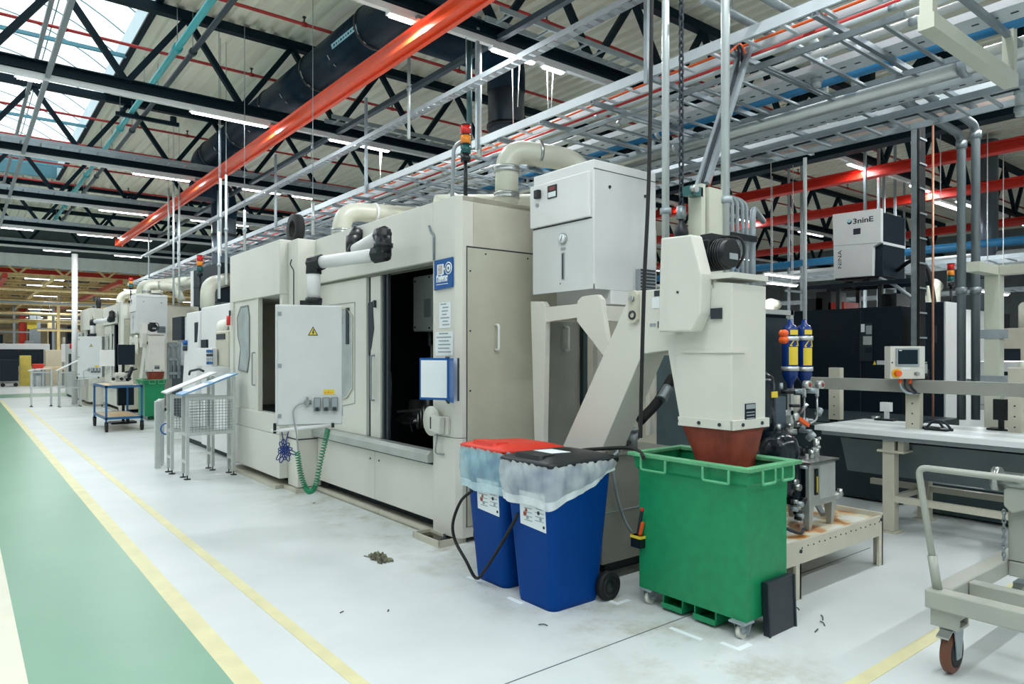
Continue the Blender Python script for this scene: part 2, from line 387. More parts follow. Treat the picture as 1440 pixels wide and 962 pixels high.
# long girder
gt = thing('lattice_girder', 'deep black lattice girder running along the hall over the right-hand machines', 'girder', (13.2, 15, ZB-.1))
part(MB().box(13.05, -2, ZB-.22, 13.35, 36, ZB+.06), 'bottom_chord', TRUSS, gt); part(MB().box(13.1, -2, ZT-.02, 13.3, 36, ZT+.1), 'top_chord', TRUSS, gt)
for k in range(16):
    y = -1+k*2.35
    part(MB().bar((13.2, y, ZB), (13.2, y+1.17, ZT), .2), 'diagonal', TRUSS, gt); part(MB().bar((13.2, y+2.35, ZB), (13.2, y+1.17, ZT), .2), 'diagonal', TRUSS, gt)
    part(MB().box(13.1, y-.1, ZB, 13.3, y+.1, ZT), 'upright', TRUSS, gt)
for k, (x, y) in enumerate(((13.2, 16.7), (13.2, 31.2))):
    t = thing('steel_column', f'black steel column carrying the long girder, {["nearer", "farther"][k]} of the two', 'column', (x, y, 0), 'columns of the long girder')
    part(MB().box(x-.12, y-.12, .02, x+.12, y-.1, ZB-.15).box(x-.12, y+.1, .02, x+.12, y+.12, ZB-.15).box(x-.02, y-.1, .02, x+.02, y+.1, ZB-.15), 'shaft', TRUSS, t)
    part(MB().box(x-.2, y-.2, 0, x+.2, y+.2, .02), 'base_plate', TRUSS, t)

# ---------------------------------------------------------------- strip lights on trunking
def lamp_light(x0, x1, Y, z, group):
    l = bpy.data.lights.new('strip_lamp', 'AREA'); l.shape = 'RECTANGLE'; l.size = abs(x1-x0); l.size_y = .08; l.energy = STRIP_WATT; l.color = (.93, .98, 1.0)
    return l
def strip_light(x0, x1, Y, z, label, group='strip lights under the trusses', cord=0):
    t = thing('strip_light', label, 'light', ((x0+x1)/2, Y, z), group)
    part(MB().box(x0, Y-.05, z, x1, Y+.05, z+.035), 'housing', WHITE, t)
    part(MB().box(x0+.03, Y-.03, z-.02, x1-.03, Y+.03, z), 'tube', LIT, t)
    if cord:
        for x in (x0+.2, x1-.2): part(MB().cyl((x, Y, z+.035), (x, Y, cord), .008, n=6), 'cord', WHITE, t)
    l = lamp_light(x0, x1, Y, z, group); o = bpy.data.objects.new('strip_lamp', l); COL.objects.link(o); o.parent = t; o.location = (0, 0, -.05)
    return t
def xat(u, Y, dz=None):
    r = ray(u, 400); return r[0]/r[1]*Y
ZL = ZB-.2
LIGHTS = {0: [(545, 583), (690, 752), (762, 793)], 1: [(20, 60), (267, 377), (462, 548)], 2: [(185, 268), (340, 395), (410, 440)],
          3: [(138, 209), (267, 312), (318, 350)], 4: [(0, 48), (108, 160), (165, 214), (300, 330)], 5: [(60, 100), (160, 200)]}
for i, Y in enumerate(YT):
    single(MB().box(-8, Y-.035, ZL+.035, 13, Y+.035, ZB-.09), 'light_trunking', WHITE, f'white light trunking fixed under the roof, {ORD[i]} run from the camera', 'trunking', 'trunking under the trusses')
    for j, (u0, u1) in enumerate(LIGHTS[i]):
        strip_light(xat(u0, Y), xat(u1, Y), Y, ZL, f'lit strip light, {ORD[j]} from left on the {ORD[i]} trunking run ahead')
for i, Y in enumerate(YT):
    for j, x in enumerate((-7.6, -2.6)):  # unseen lamps added to brighten the machine fronts along the aisle
        strip_light(x, x+1.5, Y, ZL, f'added strip light left of the skylight, {ORD[i]} truss row ahead, {ORD[j]} from left', 'added strip lights left of the skylight')
for i, Y in enumerate((2.1, -2.7)):
    truss(Y, -9, 13.1, 1.96-1.68*6, f'black lattice roof truss overhead {["just ahead of", "behind"][i]} the camera')
    single(MB().box(-8, Y-.035, ZL+.035, 13, Y+.035, ZB-.09), 'light_trunking', WHITE, f'white light trunking overhead {["just ahead of", "behind"][i]} the camera', 'trunking', 'trunking under the trusses')
    for j, x in enumerate((-2.2, 1.2, 3.4, 5.6, 7.6, 9.4, 11.3)):  # unseen lamp rows overhead, added to light the foreground
        strip_light(x, x+1.5, Y, ZL, f'added strip light overhead {["just ahead of", "behind"][i]} the camera, {ORD[j]} from left')
for i, Y in enumerate(YT[:4]):
    single(MB().box(13.6, Y-.235, ZL+.035, 30, Y-.165, ZB-.09), 'light_trunking', WHITE, f'white light trunking in the bay beyond the long girder, {ORD[i]} run from the camera', 'trunking', 'trunking of the right bay')
    for j, x in enumerate((14.6, 17.4, 20.6, 24)):
        if i == 0: x = (14.0, 16.9, 19.6, 23.5)[j]
        strip_light(x, x+(1.5 if j != 1 else 1.2), Y-.2, ZL, f'lit strip light beyond the long girder, {ORD[i]} row, {ORD[j]} from left', 'strip lights of the right bay')

# cable ladders along the trusses
def ladder(name, p, q, wid, axis, label, rung=.3, rail=(.02, .07), mt=GALVL, grp=None):
    # straight ladder from p to q along 'x' or 'y', rails either side, rungs as parts
    c = [(a+b)/2 for a, b in zip(p, q)]
    t = thing(name, label, 'cable ladder', c, grp)
    L = q[0]-p[0] if axis == 'x' else q[1]-p[1]
    n = int(L/rung); rw, rh = rail
    for s in (-1, 1):
        if axis == 'x': part(MB().box(p[0], p[1]+s*wid/2-rw/2, p[2], q[0], p[1]+s*wid/2+rw/2, p[2]+rh), 'rail', mt, t)
        else: part(MB().box(p[0]+s*wid/2-rw/2, p[1], p[2], p[0]+s*wid/2+rw/2, q[1], p[2]+rh), 'rail', mt, t)
    me = None
    for k in range(min(n, 90)):
        d = (k+.5)*L/min(n, 90)
        if me is None:
            if axis == 'x': me = MB().box(p[0]+d-.015, p[1]-wid/2, p[2]+.01, p[0]+d+.015, p[1]+wid/2, p[2]+.03).mesh('rung', OFF[t.name])
            else: me = MB().box(p[0]-wid/2, p[1]+d-.015, p[2]+.01, p[0]+wid/2, p[1]+d+.015, p[2]+.03).mesh('rung', OFF[t.name])
            me.materials.append(mt); d0 = d
        o = part(me, 'rung', mt, t)
        if axis == 'x': o.location.x = d-d0
        else: o.location.y = d-d0
    return t
for i, Y in enumerate(YT):
    ladder('cable_ladder', (-1.5 if i > 1 else 5.0, Y-.32, ZB+.02), (13, Y-.32, ZB+.02), .3, 'x', f'pale cable ladder running beside the roof truss, {ORD[i]} from the camera', .32, grp='cable ladders beside the trusses')

# sprinkler pipes between the trusses
SPY = [8.1, 10.5, 13.0, 15.3, 17.6, 20.0, 22.4, 24.9, 28.0]
for i, Y in enumerate(SPY):
    t = thing('sprinkler_pipe', f'thin red sprinkler pipe under the roof deck, {ORD[i]} from the camera', 'pipe', (6, Y, H+5.05), 'red sprinkler pipes')
    part(MB().cyl((-1.8, Y, H+5.1), (30, Y, H+5.1), .026, n=7), 'pipe', REDP, t)
    for x in [k*2.9+1.3 for k in range(9)]:
        part(MB().cyl((x, Y, H+5.1), (x, Y, H+5.2), .012, n=6).cyl((x, Y, H+5.2), (x, Y, H+5.22), .03, n=6), 'sprinkler_head', INK, t)
        part(MB().cyl((x-.035, Y, H+5.1), (x+.035, Y, H+5.1), .038, n=8), 'coupling', REDP, t)
# purlins
for i, Y in enumerate((9.4, 14.2, 19.2, 23.8)):
    single(MB().box(-1.9, Y-.03, ZD-.08, 2.36, Y+.03, ZD-.02), 'cross_tie', mat('teal_steel', (78, 140, 156), .4, var=.05), f'teal steel tie across the skylight opening, {ORD[i]} from the camera', 'beam', 'ties across the skylight')
# ================================================================ OVERHEAD SERVICES
# orange light-crane rail
YO = (-3.0, 26.8); zo = H+3.64
t = thing('crane_rail', 'glossy orange crane rail running along the aisle above the cream machines', 'rail', (4.24, 12, zo))
part(MB().prism([(4.14, zo), (4.2, zo), (4.2, zo+.03), (4.28, zo+.03), (4.28, zo), (4.34, zo), (4.34, zo+.05), (4.30, zo+.07), (4.30, zo+.16), (4.33, zo+.18), (4.15, zo+.18), (4.18, zo+.16), (4.18, zo+.07), (4.14, zo+.05)], 'y', *YO), 'rail_profile', ORANGE, t)
part(MB().box(4.12, YO[1], zo-.02, 4.36, YO[1]+.03, zo+.19), 'end_stop', ORANGE, t)
for Y in YT[:-1]:
    part(MB().box(4.2, Y-.03, zo+.18, 4.28, Y+.03, ZB-.08), 'hanger', TRUSS, t); part(MB().box(4.1, Y-.09, zo+.18, 4.38, Y+.09, zo+.22), 'clamp', STEELG, t)
for i, (X, w) in enumerate(((14.7, .22), (18.0, .22), (23.4, .26), (27.5, .26))):
    z = H+3.6
    t = thing('crane_rail', f'red crane rail in the right bay, {ORD[i]} counted from the long girder', 'rail', (X, 12, z), 'red crane rails')
    part(MB().box(X-w/2, -3, z, X+w/2, 34, z+.04).box(X-.04, -3, z+.04, X+.04, 34, z+.17).box(X-w/2*.8, -3, z+.17, X+w/2*.8, 34, z+.21), 'rail_profile', RED, t)
    for Y in YT: part(MB().box(X-.05, Y-.25, z+.21, X+.05, Y-.15, ZB-.09), 'hanger', TRUSS, t)
# black duct
xd, zd, rd = 4.62, H+4.62, .30
t = thing('ventilation_duct', 'large black round ventilation duct running lengthwise under the roof', 'duct', (xd, 8, zd-rd))
nseg = 9
for k in range(nseg):
    y0, y1 = -1+k*2.0, -1+(k+1)*2.0
    part(MB().cyl((xd, y0, zd), (xd, y1-.02, zd), rd, n=28), 'duct_segment', DUCT, t); part(MB().lathe((xd, y1-.03, zd), [(rd-.02, 0), (rd+.015, 0), (rd+.015, .05), (rd-.02, .05)], 28, 'y'), 'seam_band', BLACK, t)
for k in range(1, 17):
    y = k*1.0
    for g0 in ((3.35, 3.75) if k % 2 else (3.6, 3.85)), (4.1, 4.25):
        part(MB().tube([(xd+(rd+.006)*math.cos(g0[0]+(g0[1]-g0[0])*j/5), y-.03, zd+(rd+.006)*math.sin(g0[0]+(g0[1]-g0[0])*j/5)) for j in range(6)], .008, 5), 'seam_tape', ALU, t)
part(MB().tube(fil([(xd, 17, zd), (xd, 17.9, zd), (xd, 17.9, zd-.9)], .7, 8), rd, 28), 'elbow', DUCT, t)
g = math.radians(196); c = (xd+(rd+.002)*math.cos(g), zd+(rd+.002)*math.sin(g)); tx, tz = -math.sin(g)*.035, math.cos(g)*.035
pb_ = part(MB().add([(c[0]-tx, 8.95, c[1]-tz), (c[0]+tx, 8.95, c[1]+tz), (c[0]+tx, 9.78, c[1]+tz), (c[0]-tx, 9.78, c[1]-tz)], [(0, 1, 2, 3)]), 'printed_band', mat('pale_band', (150, 200, 214), .5, var=.05), t, 'pale printed band')
for k in range(9): part(MB().cbox((c[0]-.002, 9.05+.08*k, c[1]), (.004, .02+.012*(k % 3), .03)), 'print_mark', SLATE, pb_)
def vduct(X, Y, r, z0, z1, label, elbow=None):
    t = thing('ventilation_duct', label, 'duct', (X, Y, z0), None)
    part(MB().cyl((X, Y, z0), (X, Y, z1), r, n=28), 'duct_pipe', mat('dark_sheet_duct', (112, 124, 138), .28, .7, var=.05), t)
    for z in (z0+(z1-z0)*.22, z0+(z1-z0)*.75): part(MB().lathe((X, Y, z), [(r, 0), (r+.02, 0), (r+.02, .06), (r, .06)], 28), 'clamp_band', BLACK, t)
    if elbow: part(MB().tube(fil([(X, Y, z1-.02), (X, Y, z1+.55), elbow], .5, 8), r*1.04, 28), 'elbow', DUCT, t)
    return t
vduct(7.06, 9.07, .30, 3.6, H+4.3, 'dark vertical duct dropping behind the cable trays, its sheet catching lamp light', (5.0, 9.07, H+4.85))
vduct(5.4, 18.9, .30, 3.3, H+3.5, 'dark vertical duct far down the row, under the end of the black roof duct', (4.6, 18.2, H+4.4))
vduct(20.0, 6.3, .28, 2.6, 7.0, 'black vertical duct behind the cream portal on the right')
# teal and dark conduits above the aisle
for X, r, mt, nm, lb in ((2.58, .05, TEAL, 'teal_pipe', 'teal pipe hung along the aisle beside the skylight'), (2.80, .04, mat('dark_conduit', (44, 58, 66), .5, var=.05), 'conduit', 'dark grey conduit running beside the teal pipe')):
    z = H+4.6
    t = thing(nm, lb, 'pipe', (X, 12, z))
    part(MB().cyl((X, -2, z), (X, 31, z), r, n=10), 'pipe', mt, t)
    for Y in [4.2+2.4*k for k in range(11)]:
        part(MB().cyl((X, Y-.05, z), (X, Y+.05, z), r*1.45, n=10), 'coupling', mt, t); part(MB().cyl((X, Y, z), (X, Y, ZT-.07 if nm == 'conduit' else ZT), .006, n=5), 'hanger_rod', STEELG, t)
t = thing('pipe_bracket', 'dark branching bracket crossing under the teal pipe near the second truss', 'bracket', (2.7, 14.9, H+4.45))
part(MB().bar((2.3, 14.9, H+4.5), (3.4, 14.9, H+4.5), .07), 'arm', TRUSS, t); part(MB().cyl((2.42, 14.9, H+4.5), (2.42, 14.9, H+4.62), .05, n=8).cyl((3.3, 14.9, H+4.5), (3.3, 14.9, H+4.64), .06, n=8), 'valve', TRUSS, t)
for i, (X, z) in enumerate(((.97, H+3.86), (1.03, H+5.0))):
    t = thing('hung_channel', ['grey steel channel hung below the trusses under the skylight', 'thin grey channel higher up against the skylight glass'][i], 'channel', (X, 12, z))
    part(MB().box(X-.03, 2, z, X+.03, 34, z+.06), 'channel', mat('channel_grey', (128, 136, 140), .5, .2, var=.05), t)
    for Y in YT: part(MB().box(X-.06, Y-.06, z+.06, X+.06, Y+.06, z+.09), 'clip', TRUSS, t)
# perforated tray and dark channel hung lengthwise
X, z = 4.83, H+3.2
t = thing('perforated_tray', 'narrow pale perforated tray hung lengthwise in front of the dark vertical duct', 'cable tray', (X, 12, z))
part(MB().box(X-.06, 1, z, X-.05, 26, z+.06).box(X+.05, 1, z, X+.06, 26, z+.06), 'rim', GALVL, t)
sl = MB().box(X-.05, 0, z, X+.05, .09, z+.006).mesh('slat', OFF[t.name]); sl.materials.append(GALVL)
for k in range(170):
    o = part(sl, 'slat', GALVL, t); o.location.y = 1+k*.145
for Y in (7, 11.76, 16.56, 21.36): part(MB().cyl((X, Y, z+.06), (X, Y, ZB-.1), .006, n=5), 'hanger_rod', STEELG, t)
X, z = 5.3, H+3.9
single(MB().box(X-.04, 1, z, X+.04, 26, z+.07), 'dark_channel', mat('dark_channel', (52, 66, 74), .5, var=.05), 'dark grey channel running lengthwise above the narrow perforated tray', 'channel')

# pipe rack above the cream machine
ZR = H+2.55
t = thing('pipe_rack', 'galvanised rack of cross struts carrying trays and pipes above the cream machine', 'rack', (6.6, 12, ZR-.05))
GALVD = MATS.get('dg') or mat('strut_grey', (132, 144, 150), .45, .4, var=.08)
st = MB().box(5.0, -.02, ZR-.045, 8.3, .02, ZR-.035).box(5.0, -.02, ZR-.035, 8.3, -.014, ZR).box(5.0, .014, ZR-.035, 8.3, .02, ZR).mesh('cross_strut', OFF[t.name]); st.materials.append(GALVD)
for k in range(36):
    o = part(st, 'cross_strut', GALVL, t); o.location.y = 1.9+k*.78
for Y in (4.3, 7.0, 10, 14, 18, 22, 26):
    for X in (5.0, 8.3): part(MB().bar((X, Y, ZR-.05), (X, Y, ZB), .04), 'hanger', GALVL, t)
ladder('cable_ladder', (5.17, .5, ZR+.01), (5.17, 30, ZR+.01), .26, 'y', 'bright cable ladder along the outer edge of the overhead rack', .33, (.03, .09), TRAYW)
ladder('cable_ladder', (7.35, .5, ZR-.28), (7.35, 24, ZR-.28), .5, 'y', 'wide cable ladder slung low under the big silver pipe', .27, (.03, .06), GALVL)
ladder('cable_ladder', (5.95, 2.2, ZR-.12), (5.95, 30, ZR-.12), 1.15, 'y', 'wide grey cable ladder close above the duct on the cream machine', .32, (.02, .05), mat('dark_galvanised', (146, 157, 162), .42, .5, var=.08))
def run(X, z, r, mt, label, name='pipe', y0=.5, y1=30, n=12, clips=True):
    t = thing(name, label, 'pipe', (X, 12, z-r))
    part(MB().cyl((X, y0, z), (X, y1, z), r, n=n), 'tube', mt, t)
    if clips:
        for k in range(6): part(MB().cyl((X, 2.3+k*3.1, z), (X, 2.36+k*3.1, z), r*1.18, n=n), 'clip', GALVL, t)
run(5.52, ZR+.18, .025, REDP, 'thin red pipe on the rack, nearer of two beside the bright ladder')
run(5.72, ZR+.18, .025, REDP, 'thin red pipe on the rack, farther of two beside the bright ladder')
run(5.5, ZR+.045, .022, PIPEW, 'white pipe on the rack, first in from the bright ladder')
run(5.68, ZR+.045, .022, PIPEW, 'white pipe on the rack, second in from the bright ladder')
run(5.86, ZR+.05, .03, PIPEW, 'white pipe on the rack, third in from the bright ladder and thickest')
def ptray(X0, X1, z, label, y0=.5, y1=28):
    t = thing('perforated_tray', label, 'cable tray', ((X0+X1)/2, 12, z))
    part(MB().box(X0, y0, z, X1, y1, z+.006).box(X0, y0, z+.006, X0+.006, y1, z+.06).box(X1-.006, y0, z+.006, X1, y1, z+.06), 'trough', TRAYW, t)
    me = MB().box((X0+X1)/2-.012, 0, z-.002, (X0+X1)/2+.012, .05, z).mesh('slot', OFF[t.name]); me.materials.append(INK)
    for k in range(100):
        o = part(me, 'slot', INK, t); o.location.y = y0+.2+k*.13
ptray(6.08, 6.36, ZR+.01, 'white perforated tray on the rack between white pipes and blue pipe')
run(6.55, ZR+.07, .055, BLUEP, 'blue pipe on the rack beside the big silver pipe')
run(6.92, ZR-.02, .095, mat('silver_pipe', (186, 190, 188), .3, .85, var=.06), 'big silver pipe under the rack, thickest of all its pipes', n=20)
ptray(7.05, 7.17, ZR-.13, 'narrow pale tray directly under the big silver pipe')
run(7.3, ZR+.045, .028, PIPEW, 'white pipe on the rack, first beyond the big silver pipe')
run(7.46, ZR+.045, .028, PIPEW, 'white pipe on the rack, second beyond the big silver pipe')
run(7.62, ZR+.045, .028, PIPEW, 'white pipe on the rack, third beyond the big silver pipe')
ptray(7.8, 8.2, ZR+.01, 'wide white perforated tray on the far side of the rack')
single(MB().box(8.24, .5, ZR-.06, 8.3, 28, ZR+.02), 'rack_edge', mat('blush_edge', (206, 186, 174), .5, var=.06), 'pale edge bar closing the far side of the overhead rack', 'bar')
# loose cables on the rack
for i, (X, mt, lb) in enumerate(((5.1, INK, 'black cable lying on the bright cable ladder'), (5.22, ORANGEK, 'orange cable lying on the bright cable ladder'), (7.3, INK, 'black cable lying in the low wide ladder'))):
    z = ZR+.05 if i < 2 else ZR-.24
    single(MB().tube(spl([(X+.03*math.sin(k*1.7+i), 1+k*1.6, z+.012*math.cos(k)) for k in range(16)], 4), .012, 5), 'cable', mt, lb, 'cable')
# galvanised cross pipes at the top
for i, (Y, x0, x1, z) in enumerate(((3.45, 4.7, 7.25, H+2.85), (3.05, 4.7, 7.6, H+2.78))):
    t = thing('cross_pipe', ['galvanised cross pipe above the rack beside the tall pole', 'galvanised cross pipe above the rack, nearest the camera'][i], 'pipe', ((x0+x1)/2, Y, z))
    part(MB().tube(fil([(x0, Y, z), (x1, Y, z), (x1+.02, Y, z-.3)], .12), .035, 10), 'tube', STEELG, t)
    part(MB().cyl((x1-.1, Y, z), (x1-.02, Y, z), .05, n=10), 'coupling', STEELG, t)
    part(MB().cyl((x0+.4, Y, z), (x0+.4, Y, ZD), .006, n=5), 'hanger_rod', STEELG, t)
# white elbows on the rack
for i, (X, Y, z) in enumerate(((6.2, 3.3, ZR+.2), (7.55, 2.1, ZR-.1))):
    t = thing('pipe_branch', ['white pipe elbow joining the cross pipe above the rack', 'white pipe elbow dropping from the rack towards the cable ladder'][i], 'pipe', (X, Y, z-.3))
    part(MB().tube(fil([(X-.5, Y, z+.12), (X, Y, z+.12), (X, Y, z-.3)], .12), .04, 10), 'tube', PIPEW, t)
    for zz in (z-.1, z-.26): part(MB().cyl((X, Y, zz), (X, Y, zz+.04), .052, n=10), 'collar', GALVL, t)
# cream hanging portal top right
t = thing('overhead_gantry', 'cream box-section gantry hanging from above at the top right', 'frame', (5.7, 1.9, H+2.2))
a = onY(1302, 30, 1.9); b = onY(1416, 122, 1.9)
zz = a[2]
part(MB().box(a[0], 1.85, zz-.05, b[0]+.1, 1.95, zz+.05), 'beam', BEIGED, t)
part(MB().box(a[0], 1.86, zz+.05, a[0]+.08, 1.94, 7.0), 'post', BEIGED, t); part(MB().box(b[0]+.02, 1.86, zz+.05, b[0]+.1, 1.94, 7.0), 'post', BEIGED, t)
# poles dropping to the conveyor
PSILV = mat('pole_silver', (196, 204, 204), .35, .45, var=.05)
def pole(name, u, Y, z0, z1, r, label, mt=PSILV, cat='pole', coll=()):
    x = ray(u, 400); X = x[0]/x[1]*Y
    t = thing(name, label, cat, (X, Y, z0)); part(MB().cyl((X, Y, z0), (X, Y, z1), r, n=14), 'tube', mt, t)
    for z in coll: part(MB().cyl((X, Y, z), (X, Y, z+.05), r*1.5, n=12), 'collar', GALVL, t)
    return t
pole('supply_pole', 936, 3.75, 2.0, ZD, .032, 'silver pole rising beside the white filter cabinet to the roof', coll=(2.9, 2.4))
pole('supply_pole', 1020, 3.2, 2.2, ZD, .034, 'silver pole rising behind the black conveyor motor to the roof', coll=(2.9,))
pole('hanger_pole', 660, 7.2, 4.3, ZB+.3, .035, 'dark green-grey pole hanging over the stack light', mat('pole_dark', (70, 96, 100), .4, .4, var=.05))
pole('hanger_pole', 674, 7.1, 4.2, ZB+.2, .03, 'light grey pole hanging beside the dark pole over the machine')
for i, (u, v0, v1, Y) in enumerate(((237, 315, 345, 18.5), (310, 255, 360, 12.5), (318, 250, 400, 12.6), (244, 330, 430, 17.5), (252, 300, 420, 18), (308, 330, 420, 12.2), (344, 300, 352, 11.6), (440, 290, 330, 9.6), (575, 60, 195, 8.2))):
    z1, z0 = onY(u, v0, Y)[2], onY(u, v1, Y)[2]
    pole('support_pole', u, Y, max(z0, 2.4), min(z1+(1.2 if i in (0, 3, 4) else .05), ZB), .022, f'galvanised support pole over the machine row, {ORD[i]} in the left-hand group', coll=((z0+z1)/2,))
    sp_ = [o for o in COL.objects if o.name.startswith('support_pole')][-1]; sp_ = max((o for o in COL.objects if o.name.startswith('support_pole')), key=lambda o: o.name); sp_['group'] = 'support poles over the machines'
    part(MB().cyl((sp_.location.x, Y, min(z1, ZB)), (sp_.location.x, Y, ZD), .006, n=5), 'hanger_rod', GALVL, sp_)
# black power cable and chain
xc = ray(915, 400)
def cabX(u, Y): r = ray(u, 400); return r[0]/r[1]*Y
single(MB().tube(spl([(cabX(917, 3.0), 3.0, 7.1), (cabX(917, 3.0), 3.0, 4.5), (cabX(913, 3.0), 3.0, 3.0), (cabX(906, 3.0), 3.0, 2.2), (cabX(902, 3.0), 3.0, 1.55), (cabX(904, 3.0), 3.02, 1.2)], 8), .013, 7), 'power_cable', RUBBER, 'long black power cable hanging in front of the filter cabinet', 'cable')
Yc = 3.35; Xc = cabX(958, Yc)
t = thing('chain_hoist', 'black hoist chain with hook block hanging over the chip conveyor', 'hoist', (Xc, Yc, 2.6))
lk = MB()
for k in range(14):
    g0, g1 = 2*math.pi*k/14, 2*math.pi*(k+1)/14
ring = [(Xc+.018*math.cos(g), Yc, 2.88+.034*math.sin(g)) for g in [2*math.pi*k/10 for k in range(11)]]
me1 = MB().tube(ring, .008, 5, False).mesh('chain_link', OFF[t.name]); me1.materials.append(INK)
ring2 = [(Xc, Yc+.018*math.cos(g), 2.88+.034*math.sin(g)) for g in [2*math.pi*k/10 for k in range(11)]]
me2 = MB().tube(ring2, .008, 5, False).mesh('chain_link', OFF[t.name]); me2.materials.append(INK)
for k in range(84):
    o = part(me1 if k % 2 else me2, 'chain_link', INK, t); o.location.z = k*.05
part(MB().cyl((Xc, Yc, 2.76), (Xc, Yc, 2.86), .036, n=12), 'swivel', STEELG, t)
part(MB().lathe((Xc, Yc, 2.6), [(0, 0), (.04, .01), (.055, .05), (.045, .1), (.02, .14), (.02, .17)], 14), 'hook_block', BLACK, t)
# leaning channel with cables
t = thing('cable_channel', 'grey channel with black and orange cables leaning down to the conveyor', 'channel', onY(990, 260, 3.4))
a, b = onY(1057, 58, 3.4), onY(993, 258, 3.4)
part(MB().bar(a, b, .05, .04), 'channel', GALVL, t)
a2, b2 = onY(1038, 80, 3.45), onY(980, 262, 3.45); part(MB().bar(a2, b2, .03), 'channel', GALVL, t)
for du, mt in ((-10, INK), (-16, INK), (-6, ORANGEK)):
    part(MB().tube(spl([onY(1030+du, 75, 3.42), onY(1043+du*.6, 62, 3.42), onY(1052+du*.8, 80, 3.42), onY(1046+du, 120, 3.42), onY(1020+du, 200, 3.42), onY(1003+du, 262, 3.42)], 6), .012, 6), 'cable', mt, t)

# thin white suspension wires under the nearest lamps
for i, (u, v0, v1) in enumerate(((720, 66, 185), (731, 66, 150), (769, 84, 158), (778, 84, 156), (534, 205, 292), (537, 205, 262))):
    Y = 7.0 if i < 4 else 11.76
    a, b = onY(u, v0, Y), onY(u+(2 if i % 2 == 0 else -3), v1, Y)
    single(MB().cyl((a[0], a[1], ZL+.04), (b[0], b[1], b[2]), .006, n=6), 'suspension_wire', WHITE, f'thin white suspension wire under the lamp runs, {ORD[i]} of six', 'wire', 'white suspension wires')
# ================================================================ CREAM GRINDING CELL
CELL = []                       # things repeated in the next cell down the aisle
DY = (.1, 17.5, 0)
XF, YE, ZM = 3.55, 5.27, 3.19
m1 = thing('grinding_machine', 'large cream enclosed grinding machine with open sliding door and dark interior', 'machine', (3.55, 5.27, 0)); CELL.append((m1, 'farther cream enclosed grinding machine beyond the blue workshop trolley'))
part(MB().prism([(3.55, 5.32), (3.60, 5.27), (3.72, 5.27), (3.72, 5.70), (3.55, 5.70)], 'z', .97, ZM), 'corner_post', CREAM, m1, bev=.006)
part(MB().prism([(3.55, 5.32), (3.60, 5.27), (3.72, 5.27), (3.72, 5.70), (3.55, 5.70)], 'z', .05, .965), 'post_foot', CREAM, m1, bev=.006)
part(MB().box(3.55, 5.70, 2.625, 3.63, 8.86, ZM), 'header_panel', CREAM, m1, bev=.008)
part(MB().box(3.60, 5.705, 2.60, 3.72, 8.49, 2.625), 'door_track', mat('door_track', (120, 122, 108), .4, .3), m1)
part(MB().box(3.6, 5.27, ZM-.05, 6.3, 8.86, ZM-.002), 'roof_panel', CREAM2, m1)
ew = part(MB().box(3.72, YE, .1, 6.3, YE+.06, ZM), 'end_wall', CREAM2, m1); part(MB().box(6.3, YE, .1, 7.5, YE+.06, 1.72), 'end_annex_panel', TEALD, m1)
dp = part(MB().box(3.648, YE-.012, .16, 4.43, YE-.001, 2.715), 'end_door', ENDW, m1, bev=.003)
part(MB().box(3.640, YE-.003, .15, 3.648, YE, 2.73).box(3.640, YE-.003, 2.717, 4.44, YE, 2.73), 'door_gap', INK, m1)
for z in (2.5, 1.95, 1.4, .9): part(MB().cyl((3.675, YE-.016, z), (3.675, YE-.012, z), .009, n=8), 'screw', INK, dp)
for x in (3.85, 4.36): part(MB().cyl((x, YE-.016, 2.67), (x, YE-.012, 2.67), .009, n=8), 'screw', INK, dp)
def dhandle(x, z0, z1, parent, y):
    part(MB().tube(fil([(x, y, z0), (x, y-.06, z0), (x, y-.06, z1), (x, y, z1)], .025), .012, 8), 'handle', WHITE, parent)
hx = onY(695, 475, YE); dhandle(hx[0], onY(695, 492, YE)[2], onY(695, 457, YE)[2], dp, YE-.012)
dp2 = part(MB().box(4.52, YE-.012, .16, 5.05, YE-.001, onY(780, 452, YE)[2]), 'end_door', mat('brushed_door', (150, 152, 142), .4, .4, var=.1), m1, bev=.003)
hx = onY(793, 475, YE); dhandle(hx[0], onY(793, 493, YE)[2], onY(793, 460, YE)[2], dp2, YE-.012)
part(MB().box(5.08, YE-.05, .1, 5.14, YE, 2.3), 'edge_strip', mat('dark_edge', (40, 60, 62), .5, var=.05), m1)
rl = part(MB().prism([(3.49, .70), (3.62, .70), (3.62, .81), (3.53, .81), (3.49, .775)], 'y', 5.70, 8.49), 'sill_rail', STEELP, m1)
part(MB().box(3.56, 5.70, .672, 3.7, 8.49, .70), 'shadow_gap', INK, m1)
for y0, y1 in ((5.705, 6.92), (6.926, 8.48)): 
    lp = part(MB().box(3.565, y0, .143, 3.62, y1, .67), 'lower_panel', CREAM, m1, bev=.004)
    for y in ((y1-.1) if y0 < 6 else (y0+.1),): part(MB().cyl((3.56, y, .58), (3.565, y, .58), .011, n=8), 'screw', INK, lp)
part(MB().box(3.72, 5.3, .03, 3.8, 8.5, .16), 'kick_recess', DARK, m1)
for y0, y1 in ((5.5, 6.78), (6.79, 8.45)): part(MB().box(3.54, y0, 0, 3.58, y1, .055).box(3.54, y0, 0, 3.8, y1, .02), 'drip_pan', CREAM2, m1)
